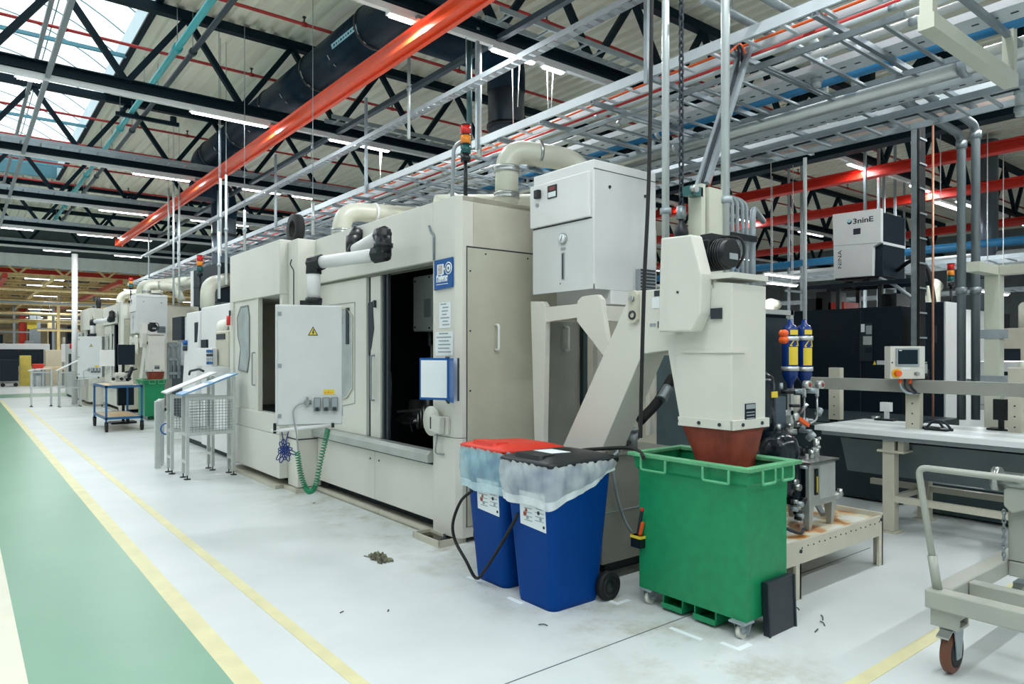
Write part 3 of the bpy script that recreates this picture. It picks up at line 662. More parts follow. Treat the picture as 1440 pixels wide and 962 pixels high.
# left sliding door with window
ld = part(MB().box(3.60, 7.20, .81, 3.66, 8.49, 2.6), 'sliding_door', CREAM, m1, bev=.006)
wp = PX(3.597, (455, 440), (466, 432), (488, 434), (496, 444), (496, 545), (489, 558), (466, 566), (455, 556))
part(MB().prism(wp, 'x', 3.592, 3.599), 'window_glass', GLASSD, ld)
def ring_poly(poly, g, X0, X1):
    cy = sum(p[0] for p in poly)/len(poly); cz = sum(p[1] for p in poly)/len(poly); m = MB(); n = len(poly)
    for i in range(n):
        a, b = poly[i], poly[(i+1) % n]; m.bar((X0, a[0], a[1]), (X0, b[0], b[1]), g, g, (1,0,0))
    return m
part(ring_poly(wp, .018, 3.594, 3.6), 'window_seal', CREAM2, ld)
part(ring_poly(PX(3.598, (450, 431), (499, 425), (499, 567), (450, 578)), .008, 3.598, 3.6), 'panel_seam', PRINT, ld)
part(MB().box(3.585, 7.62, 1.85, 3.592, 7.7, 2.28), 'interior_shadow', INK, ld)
part(MB().box(3.64, 7.13, .81, 3.7, 7.2, 2.6), 'door_gap', INK, m1)
ld2 = part(MB().box(3.62, 6.90, .81, 3.68, 7.13, 2.6), 'door_leaf', CREAM, m1, bev=.005)
part(MB().prism(PX(3.618, (518.5, 426), (524, 424), (526, 462), (522, 490), (519, 500)), 'x', 3.612, 3.619), 'grip_recess', INK, ld2)
part(MB().tube(fil([(3.62, 7.04, 1.22), (3.58, 7.04, 1.22), (3.58, 7.04, 1.72), (3.62, 7.04, 1.72)], .02), .011, 8), 'handle', PRINT, ld2)
part(MB().box(3.595, 6.99, 2.25, 3.62, 7.02, 2.33), 'latch', INK, ld2)
for y in (6.74, 6.83): part(MB().box(3.63, y, .81, 3.66, y+.035, 2.6), 'guide_rail', INK, m1)
# interior
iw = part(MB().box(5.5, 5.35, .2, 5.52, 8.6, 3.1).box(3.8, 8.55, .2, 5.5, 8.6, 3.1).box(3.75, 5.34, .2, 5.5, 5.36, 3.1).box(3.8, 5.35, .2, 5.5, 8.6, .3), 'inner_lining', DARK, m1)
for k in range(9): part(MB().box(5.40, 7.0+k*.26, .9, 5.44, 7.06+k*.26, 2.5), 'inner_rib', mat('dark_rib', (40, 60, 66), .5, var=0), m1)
iy = lambda u, X=4.3: onX(u, 500, X)[1]
iz = lambda v, u=590, X=4.3: onX(u, v, X)[2]
sp = part(MB().box(4.30, 6.2, iz(466), 4.9, iy(580.5), iz(388)), 'spindle_cover', mat('spindle_cover', (214, 220, 218), .45, var=.05), m1, bev=.02)
part(MB().box(4.285, iy(606), iz(447), 4.3, iy(598), iz(422)), 'data_plate', PRINT, sp)
for y, z in ((iy(584), iz(460)), (iy(604), iz(462)), (iy(584), iz(395)), (iy(604), iz(392))): part(MB().cyl((4.29, y, z), (4.3, y, z), .012, n=6), 'screw', INK, sp)
part(MB().tube(fil([(4.5, iy(604, 4.5), 2.0), (4.5, iy(604, 4.5), 1.84), (4.5, iy(607, 4.5), 1.84), (4.5, iy(607, 4.5), 1.35)], .05), .02, 8), 'coolant_pipe', STEELG, m1)
part(MB().lathe((4.6, iy(603, 4.6), .98), [(0, 0), (.1, 0), (.12, .1), (.08, .4), (.06, .7), (0, .72)], 16), 'spindle', CHROME, m1)
part(MB().lathe((4.5, iy(585, 4.5), .86), [(0, 0), (.22, 0), (.24, .05), (.2, .1), (.1, .14), (.08, .3), (0, .3)], 20), 'chuck', CHROME, m1)
for k in range(5): part(MB().cyl((4.2+.05*k, iy(588+4*k, 4.2+.05*k), .86), (4.2+.05*k, iy(588+4*k, 4.2+.05*k), 1.04+.04*(k % 3)), .022, n=8), 'clamp_pin', CHROME, m1)
part(MB().bar((4.2, iy(560, 4.2), 1.03), (4.3, iy(596, 4.3), 1.08), .05, .03), 'tool_arm', STEELG, m1)
part(MB().tube(spl([onX(580, 608, 4.2), onX(578, 594, 4.2), onX(588, 586, 4.25), onX(600, 588, 4.3)], 6), .012, 6), 'hose', INK, m1)
part(MB().cyl((4.4, iy(550, 4.4), .9), (4.4, iy(550, 4.4), 1.5), .014, n=8), 'probe_rod', STEELG, m1)
# left module of the same machine
md = part(MB().box(3.20, 8.82, 2.50, 5.8, 10.9, 3.20), 'module_head', CREAM, m1, bev=.012)
part(MB().box(3.24, 8.82, .95, 3.34, 8.92, 2.5).box(3.21, 9.66, .95, 3.27, 9.72, 2.5).box(3.20, 10.74, .95, 3.3, 10.9, 2.5), 'module_frame', CREAM, m1)
for y0, y1, z0, z1 in ((8.82, 10.9, .70, .95), (8.82, 10.9, .14, .695)): part(MB().box(3.20, y0, z0, 3.34, y1, z1), 'module_panel', CREAM, m1, bev=.005)
part(MB().box(3.34, 8.82, .14, 5.8, 8.86, 3.1).box(4.7, 8.9, .2, 4.75, 10.85, 3.0).box(3.3, 10.85, .2, 5.7, 10.9, 3.0), 'module_wall', CREAM2, m1)
part(MB().box(3.3, 8.9, .9, 4.7, 10.8, .95), 'module_table', DARK, m1)
part(MB().box(4.55, 9.0, 1.4, 4.6, 9.9, 2.4), 'module_lining', mat('lining_grey', (150, 152, 140), .5, var=.05), m1)
w2 = part(MB().box(3.225, 9.72, .95, 3.285, 10.74, 2.5), 'module_door', CREAM, m1, bev=.005)
wp2 = PX(3.22, (334.5, 447), (339, 432), (349, 430), (351, 446), (351, 500), (348, 523), (336, 520), (339, 490), (335, 472))
part(MB().prism(wp2, 'x', 3.214, 3.224), 'window_glass', GLASSD, w2); part(ring_poly(wp2, .018, 3.218, 3.22), 'window_seal', mat('grey_seal', (120, 126, 120), .6, var=0), w2)
part(MB().tube(fil([(3.22, 9.82, 1.3), (3.18, 9.82, 1.3), (3.18, 9.82, 1.75), (3.22, 9.82, 1.75)], .02), .011, 8), 'handle', PRINT, w2)
part(MB().lathe((3.7, 9.2, 1.5), [(0, 0), (.12, 0), (.14, .12), (.06, .2), (.05, .3), (0, .3)], 14), 'tool_head', BLUEC, m1); part(MB().lathe((3.7, 9.25, 2.1), [(0, 0), (.1, 0), (.1, .2), (0, .22)], 12), 'motor_end', INK, m1)
part(MB().cyl((3.55, 9.15, .95), (3.55, 9.15, 1.3), .04, n=10), 'clamp_post', CHROME, m1)
part(MB().box(3.31, 8.49, .06, 3.62, 8.815, ZM-.01), 'step_block', CREAM, m1, bev=.008)
part(MB().box(3.305, 8.485, .655, 3.62, 8.815, .67), 'shadow_gap', INK, m1)
part(MB().box(3.42, 8.86, .03, 3.5, 10.85, .15), 'kick_recess', DARK, m1); part(MB().box(3.17, 8.89, 0, 3.42, 10.9, .05), 'drip_pan', CREAM2, m1); part(MB().box(3.27, 8.45, 0, 3.5, 8.86, .05), 'drip_pan', CREAM2, m1)
part(MB().box(3.36, 5.3, 0, 3.66, 5.75, .02).box(3.36, 5.3, .02, 3.375, 5.75, .06).box(3.36, 5.3, .02, 3.66, 5.315, .06).box(3.36, 5.735, .02, 3.66, 5.75, .06), 'foot_tray', CREAM2, m1); part(MB().box(3.376, 5.316, .02, 3.65, 5.734, .03), 'oil_film', mat('oil_film', (52, 46, 34), .2, var=.4, scale=9), m1); part(MB().lathe((3.5, 5.42, .02), [(0, 0), (.04, 0), (.04, .015), (.012, .02), (.012, .06), (0, .06)], 10), 'levelling_foot', INK, m1)
for Y, X in ((8.465, 3.36), (10.8, 3.18)):
    part(MB().box(X-.02, Y-.02, 2.30, X, Y+.02, 2.38), 'lamp_bracket', INK, m1); part(MB().cyl((X-.03, Y, 2.16), (X-.03, Y, 2.30), .028, n=10), 'red_beacon', REDLENS, m1, 'red glass beacon')
part(MB().tube(fil([onX(410, 365, 3.28), onX(408, 372, 3.28), onX(413, 380, 3.28), onX(413, 430, 3.28)], .03), .008, 6), 'cable_loop', INK, m1)
part(MB().tube(fil([onX(603, 318, 3.54), onX(606, 327, 3.54), onX(610, 330, 3.54), onX(610, 366, 3.54)], .02), .012, 6), 'conduit', STEELG, m1)
part(MB().lathe((3.5, 9.05, ZM+.2), [(.11, -.05), (.2, -.05), (.2, .05), (.11, .05), (.11, -.05)], 22, 'x'), 'hose_reel', RUBBER, m1)
part(MB().box(3.545, 7.72, 2.78, 3.549, 7.9, 2.92), 'paper_note', PAPER, m1); part(MB().cyl((3.54, 8.38, 2.87), (3.55, 8.38, 2.87), .016, n=8), 'plug', INK, m1)
# beige extraction pipes on the roof
def beige(pts, r, label, fr=.3, rings=()):
    t = thing('extraction_pipe', label, 'duct', pts[0]); part(MB().tube(fil(pts, fr, 8), r, 22), 'pipe', BEIGED, t)
    for c, ax in rings: part(MB().lathe(c, [(r, -.03), (r+.014, -.03), (r+.014, -.01), (r+.004, 0), (r+.014, .01), (r+.014, .03), (r, .03)], 22, ax), 'clamp_ring', CHROME, t)
    return t
p1 = beige([(4.25, 5.45, 3.15), (4.25, 5.45, 3.76), (5.0, 5.23, 3.73), (5.14, 5.06, 3.3)], .115, 'beige elbow pipe rising from the cream machine beside the white filter cabinet', .22, (((4.25, 5.45, 3.30), 'z'), ((4.25, 5.45, 3.56), 'z')))
part(MB().tube([(4.56, 5.357, 3.765), (4.59, 5.348, 3.765)], .128, 22), 'clamp_ring', CHROME, p1)
p2 = beige([(4.0, 6.35, 3.32), (5.0, 6.1, 3.42), (5.9, 5.7, 3.5)], .12, 'beige pipe lying low across the machine roof behind the elbow pipe', .2)
part(MB().tube([(4.15, 6.31, 3.335), (4.2, 6.30, 3.34)], .14, 20), 'clamp_ring', CHROME, p2)
p3 = beige([(4.13, 9.0, 3.1), (4.13, 9.0, 3.70), (5.4, 8.95, 3.78)], .13, 'beige pipe bending over the machine roof left of the swing arm', .26, (((4.13, 9.0, 3.42), 'z'),))
for x in (4.6, 5.3): part(MB().tube([(x, 8.98, 3.73+(x-4.6)*.06), (x+.04, 8.98, 3.73+(x-4.6)*.06)], .145, 20), 'clamp_ring', WHITE, p3)
CELL += [(p1, 'beige elbow pipe above the farther cream machine beside its filter cabinet'), (p3, 'beige pipe over the roof of the farther cream machine')]
# stack light
def stack(X, Y, z0, label, s=1.0):
    t = thing('stack_light', label, 'signal light', (X, Y, z0))
    part(MB().cyl((X, Y, z0), (X, Y, z0+.42*s), .018*s, n=10), 'stem', BLACK, t)
    part(MB().cyl((X, Y, z0+.38*s), (X, Y, z0+.44*s), .045*s, n=14), 'base', BLACK, t)
    for k, (mt, nm) in enumerate(((GREENLENS, 'teal lens'), (AMBER, 'amber lens'), (REDLENS, 'red lens'))):
        part(MB().cyl((X, Y, z0+(.45+.085*k)*s), (X, Y, z0+(.525+.085*k)*s), .045*s, n=14), 'lens', mt, t, nm)
        part(MB().cyl((X, Y, z0+(.525+.085*k)*s), (X, Y, z0+(.536+.085*k)*s), .047*s, n=14), 'band', BLACK, t)
    return t
s1 = stack(3.86, 5.6, 3.19, 'red amber and teal stack light on a black stem on the nearest machine', 1.1); CELL.append((s1, 'small stack light standing on the farther cream machine'))
t = thing('bent_tube', 'bent silver tube standing beside the stack light on the machine roof', 'pipe', (3.8, 5.75, 3.19)); part(MB().tube(fil([(3.8, 5.75, 3.19), (3.82, 5.75, 3.78), (3.92, 5.72, 3.86), (3.98, 5.7, 3.7)], .06), .02, 8), 'tube', GALVL, t)
# blue maker sign and notices on the post
t = thing('maker_sign', 'blue maker sign with white lettering on the corner post of the machine', 'sign', onX(624, 408, XF-.01))
pl = PX(XF-.01, (612, 367), (637, 361.5), (637, 403.5), (612, 408.5)); part(MB().prism(pl, 'x', XF-.022, XF-.004), 'board', BLUES, t)
c = onX(619.3, 379.3, XF-.024); w = .055
part(MB().box(XF-.026, c[1]-w, c[2]-.05, XF-.022, c[1]+w, c[2]+.05), 'icon_plate', WHITEP, t, bev=.01); part(MB().box(XF-.0275, c[1]-w*.68, c[2]-.042, XF-.026, c[1]+w*.68, c[2]+.042), 'icon_face', mat('icon_grey', (196, 190, 186), .5, var=.25, scale=40), t)
c2 = onX(630.5, 377, XF-.024)
part(MB().lathe((XF-.024, c2[1], c2[2]), [(.048, -.002), (.058, -.002), (.058, .002), (.048, .002)], 24, 'x'), 'icon_ring', WHITEP, t); part(MB().lathe((XF-.024, c2[1], c2[2]), [(.014, -.002), (.034, -.002), (.034, .002), (.014, .002)], 20, 'x'), 'icon_ring', WHITEP, t)
part(MB().box(XF-.026, c2[1]+.05, c2[2]-.008, XF-.022, c[1]-.05, c2[2]+.008), 'icon_link', WHITEP, t)
o = onX(613.6, 393.2, XF-.023); text('Buderus', .05, o, RX, (0,0,1), WHITEP, t, bold=.003, width=.195)
o = onX(613.6, 397.4, XF-.023); text('SCHLEIFTECHNIK', .036, o, RX, (0,0,1), WHITEP, t, bold=.0008, width=.195)
part(MB().box(XF-.025, o[1]-.2, o[2]-.025, XF-.022, o[1], o[2]-.02), 'underline', WHITEP, t)
def notice(u0, v0, u1, v1, X, label, n=6, seed=1):
    a, b = onX(u0, v0, X), onX(u1, v1, X); t = thing('paper_notice', label, 'notice', (X, (a[1]+b[1])/2, b[2]))
    part(MB().box(X-.003, b[1], b[2], X, a[1], a[2]), 'sheet', PAPER, t); rr = random.Random(seed)
    for k in range(n):
        z = a[2]-(k+.7)*(a[2]-b[2])/(n+.5); y = a[1]-.02-rr.random()*.05
        part(MB().box(X-.0045, b[1]+.02+rr.random()*.06, z, X-.003, y, z+.012), 'print_line', PRINT, t)
    return t
notice(618, 426, 634, 461, XF-.002, 'upper white paper notice taped to the machine corner post', 7, 1)
notice(612.5, 467, 637, 500, XF-.002, 'lower white paper notice taped above the flip display', 6, 2)
# flip display with blue frame
t = thing('flip_display', 'blue framed document flip display hung on the machine corner post', 'document display', (3.5, 5.5, 1.2))
a, b, c, d = [onX(u, v, 3.40) for u, v in ((590, 504), (631, 503), (631, 563), (590, 562))]
def sheet(p, q, z0, z1, mt, nm, g=0.0, th=.006):
    return part(MB().prism([(p[0], p[1]), (q[0], q[1]), (q[0]+th*.7, q[1]+th), (p[0]+th*.7, p[1]+th)], 'z', z0, z1), nm, mt, t)
P0 = Vector((3.52, 5.50, 0)); z0, z1 = 1.20, 1.70
wv = 6.1
def atw(u, w): 
    r = ray(u, 400); k = w/(r[0]*FX+r[1]*FY); return Vector((r[0]*k, r[1]*k, 0))
A, B = atw(590, 6.22), atw(631, 6.1)
zt_, zb_ = H+(496-503.5)*6.15/981, H+(496-562.5)*6.15/981
sheet(A, B, zb_, zt_, BLUES, 'frame')
n = Vector((-FX, -FY, 0))*.004; dA = (B-A)*.05
sheet(A+dA+n, B-dA*1.2+n, zb_+.02, zt_-.02, PAPER, 'page')
for k, (u0, w0, mt) in enumerate(((638, 6.12, BLUES), (643, 6.15, PAPER), (646, 6.2, INK))):
    sheet(B, atw(u0, w0-.25+.1*k), zb_-.01, zt_, mt, 'frame' if k != 1 else 'page')
part(MB().bar(B+Vector((0, 0, zb_-.02)), P0+Vector((0.05, 0, zb_-.02)), .02), 'hinge_arm', INK, t); part(MB().bar(B+Vector((0, 0, zt_)), P0+Vector((0.05, 0, zt_)), .02), 'hinge_arm', INK, t)
# phone
t = thing('wall_phone', 'cream intercom handset on a plate fixed to the machine post', 'phone', onX(620, 625, XF))
part(MB().lathe((XF-.06, onX(607, 592, XF-.06)[1], onX(607, 592, XF-.06)[2]), [(0, -.01), (.14, -.01), (.14, .01), (0, .01)], 24, 'x'), 'round_shield', CREAM, t)
a, b = onX(616, 585, XF-.01), onX(632, 611, XF-.01)
bs = part(MB().box(XF-.03, b[1], b[2], XF, a[1], a[2]), 'base_plate', CREAM, t, bev=.005)
a, b = onX(609, 583, XF-.05), onX(624, 611, XF-.05); part(MB().prism([(a[1]-.02, a[2]), (b[1], a[2]-.01), (b[1]+.02, b[2]), (a[1]+.02, b[2]+.02)], 'x', XF-.09, XF-.03), 'handset', CREAM, t, bev=.012)
part(MB().box(XF-.092, a[1]-.03, a[2]-.13, XF-.03, a[1]-.01, a[2]-.02), 'hook_slot', INK, t)
part(MB().tube(fil([onX(615, 611, XF-.05), onX(612, 632, XF-.05), onX(613, 638, XF-.03), onX(624, 639, XF-.01)], .03), .008, 6), 'cord', PRINT, t)

# ---------------------------------------------------------------- swing arm with control box
WB = 7.0
ctr = atw(435, WB)
def L2W(lx, ly, z): return (ctr.x+FY*lx+FX*ly, ctr.y-FX*lx+FY*ly, z)
def bz(v, w=WB): return H+(HY-v)*w/FOC
def bx(u, w=WB): return (u-435)*w/FOC
eb = thing('control_box', 'light grey electrical control box hanging on a white swing arm', 'control box', (ctr.x, ctr.y, 0), rz=-TH+.27); CELL.append((eb, 'grey electrical control box on a swing arm at the farther cream machine'))
zt, zb = bz(429), bz(598)
part(MB().box(-.325, 0, zb, .32, .24, zt), 'housing', WHITE2, eb, bev=.008)
dr = part(MB().box(-.30, -.02, zb+.012, .318, 0, zt-.012), 'door', WHITE2, eb, bev=.005)
for v in (442, 514, 584): part(MB().box(bx(393), -.028, bz(v)-.02, bx(393)+.035, -.02, bz(v)+.02).cyl((bx(393)+.017, -.034, bz(v)), (bx(393)+.017, -.028, bz(v)), .011, n=8), 'lock', PRINT, dr)
for v in (450, 580): part(MB().box(.316, -.02, bz(v)-.04, .328, .01, bz(v)+.04), 'hinge', PRINT, eb)
tri = [(bx(433), bz(472)), (bx(447), bz(472)), (bx(440), bz(459))]
wt = part(MB().prism(tri, 'y', -.0225, -.02), 'warning_triangle', INK, dr, 'yellow electric warning triangle')
cx_, cz_ = bx(440), bz(467.7)
part(MB().prism([(cx_+(x-cx_)*.74, cz_+(z-cz_)*.74) for x, z in tri], 'y', -.0245, -.0225), 'warning_field', YELLOWS, wt)
part(MB().prism([(cx_+.002, cz_+.03), (cx_+.012, cz_+.03), (cx_+.004, cz_+.004), (cx_+.014, cz_+.004), (cx_-.004, cz_-.03), (cx_-.001, cz_-.004), (cx_-.01, cz_-.004)], 'y', -.0258, -.0245), 'warning_bolt', INK, wt)
part(MB().box(bx(454), -.023, bz(555), bx(469), -.02, bz(548)), 'yellow_label', YELLOWS, dr)
[part(MB().box(bx(455.5+4*k), -.0238, bz(553), bx(458+4*k), -.023, bz(551.5-(k % 2))), 'print_mark', AMBER, dr) for k in range(3)]
for u in (441, 453, 464.5):
    sk = part(MB().box(bx(u), -.06, bz(578), bx(u+9.5), -.02, bz(559)), 'socket', mat('socket_grey', (120, 128, 128), .5, var=.04), dr, bev=.006)
    part(MB().box(bx(u+1.2), -.066, bz(572), bx(u+8.3), -.06, bz(560)), 'socket_flap', PRINT, sk); part(MB().cyl((bx(u+4.7), -.068, bz(575.3)), (bx(u+4.7), -.06, bz(575.3)), .02, n=10), 'socket_hole', INK, sk)
part(MB().cyl((bx(428), -.05, bz(566)), (bx(438), -.05, bz(565)), .022, n=8).box(bx(431), -.08, bz(572), bx(434), -.03, bz(558)), 'cable_gland', CHROME, dr)
part(MB().tube(spl([(bx(430), -.05, bz(566)), (bx(421), -.06, bz(568)), (bx(414), -.07, bz(576)), (bx(415), -.07, bz(592)), (bx(418), -.06, bz(610)), (bx(420), -.05, bz(632))], 6), .008, 6), 'cable', PRINT, eb)
part(MB().cyl((bx(384), .0, bz(605)), (bx(464), -.02, bz(598.5)), .02, n=10), 'bottom_rail', WHITE, eb)
for u in (387, 465): part(MB().box(bx(u), -.02, bz(608 if u < 400 else 602), bx(u+4), .02, bz(594)), 'rail_end', BLACK, eb)
part(MB().box(bx(422), .06, zt, bx(452), .2, zt+.05), 'mount_flange', BLACK, eb)
sa = thing('swing_arm', 'white tube swing arm with dark joints carrying the grey control box', 'swing arm', L2W(0, .13, zt), local=False); CELL.append((sa, 'white swing arm over the control box of the farther cream machine'))
c0 = Vector(L2W(bx(436), .13, zt+.03)); c1 = Vector(L2W(bx(436), .13, bz(368)))
part(MB().cyl(c0, c1, .068, n=18), 'post_tube', WHITE, sa); part(MB().cyl(c0, c0+Vector((0,0,.05)), .085, n=18), 'collar', BLACK, sa)
w2_ = 6.75; e2 = atw(539, w2_); e2.z = bz(357, w2_); 
part(MB().cyl(c1+(e2-c1).normalized()*.06, e2, .064, n=18), 'arm_tube', WHITE, sa)
def joint(c, dirs, nm='elbow_joint', r=.085):
    m = MB()
    for d in dirs: m.tube([c-Vector(d).normalized()*.05, c+Vector(d).normalized()*.11], [r*.9, r], 8)
    return part(m, nm, BLACK, sa, bev=.008)
joint(c1, [(0, 0, -1), (e2-c1)]); 
e3 = e2+Vector((0, 0, .17)); part(MB().cyl(e2, e3, .08, n=14).cyl(e2+Vector((0,0,.06)), e2+Vector((0,0,.1)), .095, n=14), 'elbow_joint', BLACK, sa)
joint(e2, [(c1-e2), (0, 0, 1)])
e4 = Vector(onX(497, 336, 3.47)); e3 = e3+Vector((0, 0, .02)); e4.z = e3.z
joint(e3, [(e4-e3), (0, 0, -1)])
part(MB().cyl(e3, e4, .062, n=18), 'arm_tube', WHITE, sa); joint(e4, [(e3-e4), (1, 0, .2)])
part(MB().cyl(e4, e4+Vector((0, 0, .16)), .085, n=12).tube([e4+Vector((0,0,.1)), (3.55, e4.y+.02, e4.z+.22)], .09, 8), 'wall_bearing', BLACK, sa)
# coiled hoses hung on the box rail
t = thing('air_hose', 'dark blue coiled air hose hung in loops under the control box', 'hose', L2W(bx(402), -.03, bz(648)))
for k in range(15):
    g = 2*math.pi*(k+.3)/15; lx, lz = math.cos(g)*.78, math.sin(g)
    c = (bx(402), bz(632)); L = (.12, .08, .105, .07, .13)[k % 5]+(.02 if lz < 0 else -.02); q = []
    for j in range(13):
        a = 2*math.pi*j/12; rr = L*.5*(1-math.cos(a)); s = .018*math.sin(a)
        q.append(L2W(c[0]+lx*rr-lz*s*1.2, -.03+.004*(k % 5)-.01, c[1]+lz*rr+lx*s*1.2))
    part(MB().tube(q, .006, 5, False), 'loop', BLUEH, t)
part(MB().tube(spl([L2W(bx(397), -.02, bz(605)), L2W(bx(399), -.03, bz(615)), L2W(bx(402), -.03, bz(626)), L2W(bx(405), -.03, bz(615)), L2W(bx(407), -.02, bz(605))], 5), .006, 5), 'loop', BLUEH, t)
def coil(path, r, turns, wr, n=9):
    P = spl(path, 14); L = len(P); out = []; N = turns*n
    for i in range(N+1):
        f = i/N*(L-1); k = min(int(f), L-2); t_ = f-k; p = P[k]*(1-t_)+P[k+1]*t_; d = (P[k+1]-P[k]).normalized()
        a = d.cross(Vector((FX, FY, 0))).normalized(); b = d.cross(a); g = 2*math.pi*i/n
        out.append(p+(a*math.cos(g)+b*math.sin(g))*r)
    return MB().tube(out, wr, 5)
t = thing('coiled_hose', 'green spiral air hose looping from the control box down to the floor', 'hose', L2W(bx(436), -.05, .02))
part(coil([L2W(bx(420), -.05, bz(634)), L2W(bx(424), -.05, bz(660)), L2W(bx(431), -.05, bz(683)), L2W(bx(438), -.05, bz(690)), L2W(bx(446), -.05, bz(680)), L2W(bx(452), -.05, bz(650)), L2W(bx(459), -.05, bz(620)), L2W(bx(463), -.05, bz(603))], .024, 52, .006), 'spiral', GREENH, t)

# ---------------------------------------------------------------- white filter cabinet on its stand
X0, X1, Y0, Y1, Z0, Z1 = 4.2, 5.0, 4.19, 4.98, 2.27, 3.39
fc = thing('filter_cabinet', 'white mist filter cabinet with gauge standing on a cream bracket frame', 'cabinet', (4.6, 4.58, 1.0)); CELL.append((fc, 'white filter cabinet at the near end of the farther cream machine'))
part(MB().box(X0, Y0, Z0+.06, X1, Y1, Z1), 'housing', WHITE, fc, bev=.01); part(MB().box(X0+.20, Y0-.004, Z0-.1, X1-.02, Y1-.1, Z0+.07), 'plinth', WHITE, fc, bev=.004)
zs = onX(790, 314, X0)[2]
ud = part(MB().box(X0-.035, Y0+.03, zs, X0, Y1+.01, Z1-.10), 'control_door', WHITE, fc, bev=.008)
lo = part(MB().box(X0-.008, Y0+.005, Z0+.02, X0, Y1, zs-.012), 'front_panel', WHITE2, fc, bev=.003)
part(MB().box(X0-.003, Y0+.02, zs-.011, X0, Y1, zs), 'door_gap', INK, fc)
part(MB().box(X0+.01, Y0-.006, Z0+.02, X1-.01, Y0, Z1-.085), 'side_panel', WHITE2, fc, bev=.003)
part(MB().box(X0, Y0-.003, Z1-.084, X1, Y0, Z1-.077), 'seam', INK, fc)
c = onX(758, 274, X0-.035); part(MB().box(c[0]-.045, c[1]-.035, c[2]-.04, c[0], c[1]+.03, c[2]+.04), 'main_switch', BLACK, ud, bev=.01)
c = onX(777, 270, X0-.035); ds = part(MB().box(c[0]-.008, c[1]-.06, c[2]-.055, c[0], c[1]+.06, c[2]+.06), 'display', BLACK, ud); part(MB().box(c[0]-.010, c[1]-.05, c[2]-.045, c[0]-.008, c[1]+.05, c[2]), 'display_label', PAPER, ds); part(MB().box(c[0]-.010, c[1]-.04, c[2]+.015, c[0]-.008, c[1]+.035, c[2]+.045), 'display_digits', mat('red_digits', (120, 40, 40), .4, var=0), ds)
c = onX(756, 289, X0-.035); part(MB().cyl((c[0]-.012, c[1], c[2]), (c[0], c[1], c[2]), .018, n=10), 'lock', PRINT, ud)
c = onX(792, 336, X0-.01); g = part(MB().lathe(c, [(0, -.02), (.045, -.02), (.05, -.012), (.05, 0)], 22, 'x'), 'gauge', CHROME, fc); part(MB().lathe((c[0]-.021, c[1], c[2]), [(0, -.001), (.04, -.001), (.04, .001)], 20, 'x'), 'dial', PAPER, g); part(MB().bar((c[0]-.024, c[1]+.008, c[2]-.02), (c[0]-.024, c[1]-.012, c[2]+.03), .004), 'needle', INK, g)
a, b = onX(792, 357, X0-.009), onX(792, 392, X0-.009); part(MB().box(a[0]-.006, a[1]-.018, b[2]-.01, a[0], a[1]+.018, a[2]+.01), 'level_gauge', CHROME, fc); part(MB().box(a[0]-.008, a[1]-.007, b[2], a[0]-.006, a[1]+.007, a[2]), 'level_slot', INK, fc)
c = onX(792, 350, X0-.009); part(MB().box(c[0]-.003, c[1]-.03, c[2]-.012, c[0], c[1]+.03, c[2]+.012), 'label', PRINT, fc); c = onX(788, 399, X0-.009); part(MB().cyl((c[0]-.004, c[1], c[2]), c, .006, n=6), 'screw', INK, fc)
for u, v in ((857, 263), (907, 276)): c = onY(u, v, Y0-.006); part(MB().cyl((c[0], c[1]-.01, c[2]), c, .014, n=8), 'lock', INK, fc)
for u, v in ((910, 250), (830, 238)): pass
a, b = onY(893, 379, Y0), onY(913, 411, Y0); vg = part(MB().box(a[0], Y0-.05, b[2]-.02, b[0]+.03, Y0-.006, a[2]), 'vent_box', PRINT, fc)
for k in range(7): part(MB().box(a[0]+.02, Y0-.056, b[2]+k*.03, b[0]+.02, Y0-.05, b[2]+k*.03+.014), 'louvre', INK, vg)
part(MB().lathe((4.75, 4.45, Z1), [(0, .05), (.13, .05), (.15, .03), (.15, 0)], 22), 'fan_collar', BLACK, fc)
XL = X0-.03
part(MB().prism(PX(XL, (746, 424), (763, 424), (767, 431), (767, 452), (763.5, 640), (752, 640)), 'x', XL, XL+.06), 'stand_leg', CREAM, fc, bev=.004)
part(MB().prism(PX(XL, (766, 432), (815, 427), (815, 446), (766, 453)), 'x', XL+.01, XL+.05), 'stand_beam', CREAM, fc, bev=.003)
part(MB().prism(PX(XL, (812, 423), (818, 417), (840, 414), (846, 421), (848, 440), (854, 480), (853, 505), (848, 500), (811, 452)), 'x', XL, XL+.05), 'stand_bracket', CREAM, fc, bev=.004)
part(MB().box(XL+.05, Y0-.01, onX(842, 450, XL)[2], X1, Y0+.05, onX(842, 428, XL)[2]), 'stand_beam', CREAM, fc, bev=.003); part(MB().box(X1-.08, Y1-.12, 1.0, X1-.02, Y1-.06, Z0-.1).box(X1-.08, Y0, 1.0, X1-.02, Y0+.05, Z0-.1), 'stand_leg', CREAM, fc)
part(MB().box(XL+.05, Y1-.1, 2.05, X1, Y1-.05, 2.15), 'stand_beam', CREAM, fc)
c = onX(853, 503, XL); part(MB().cyl((XL-.02, c[1], c[2]), (XL, c[1], c[2]), .025, n=8), 'bolt', CHROME, fc)

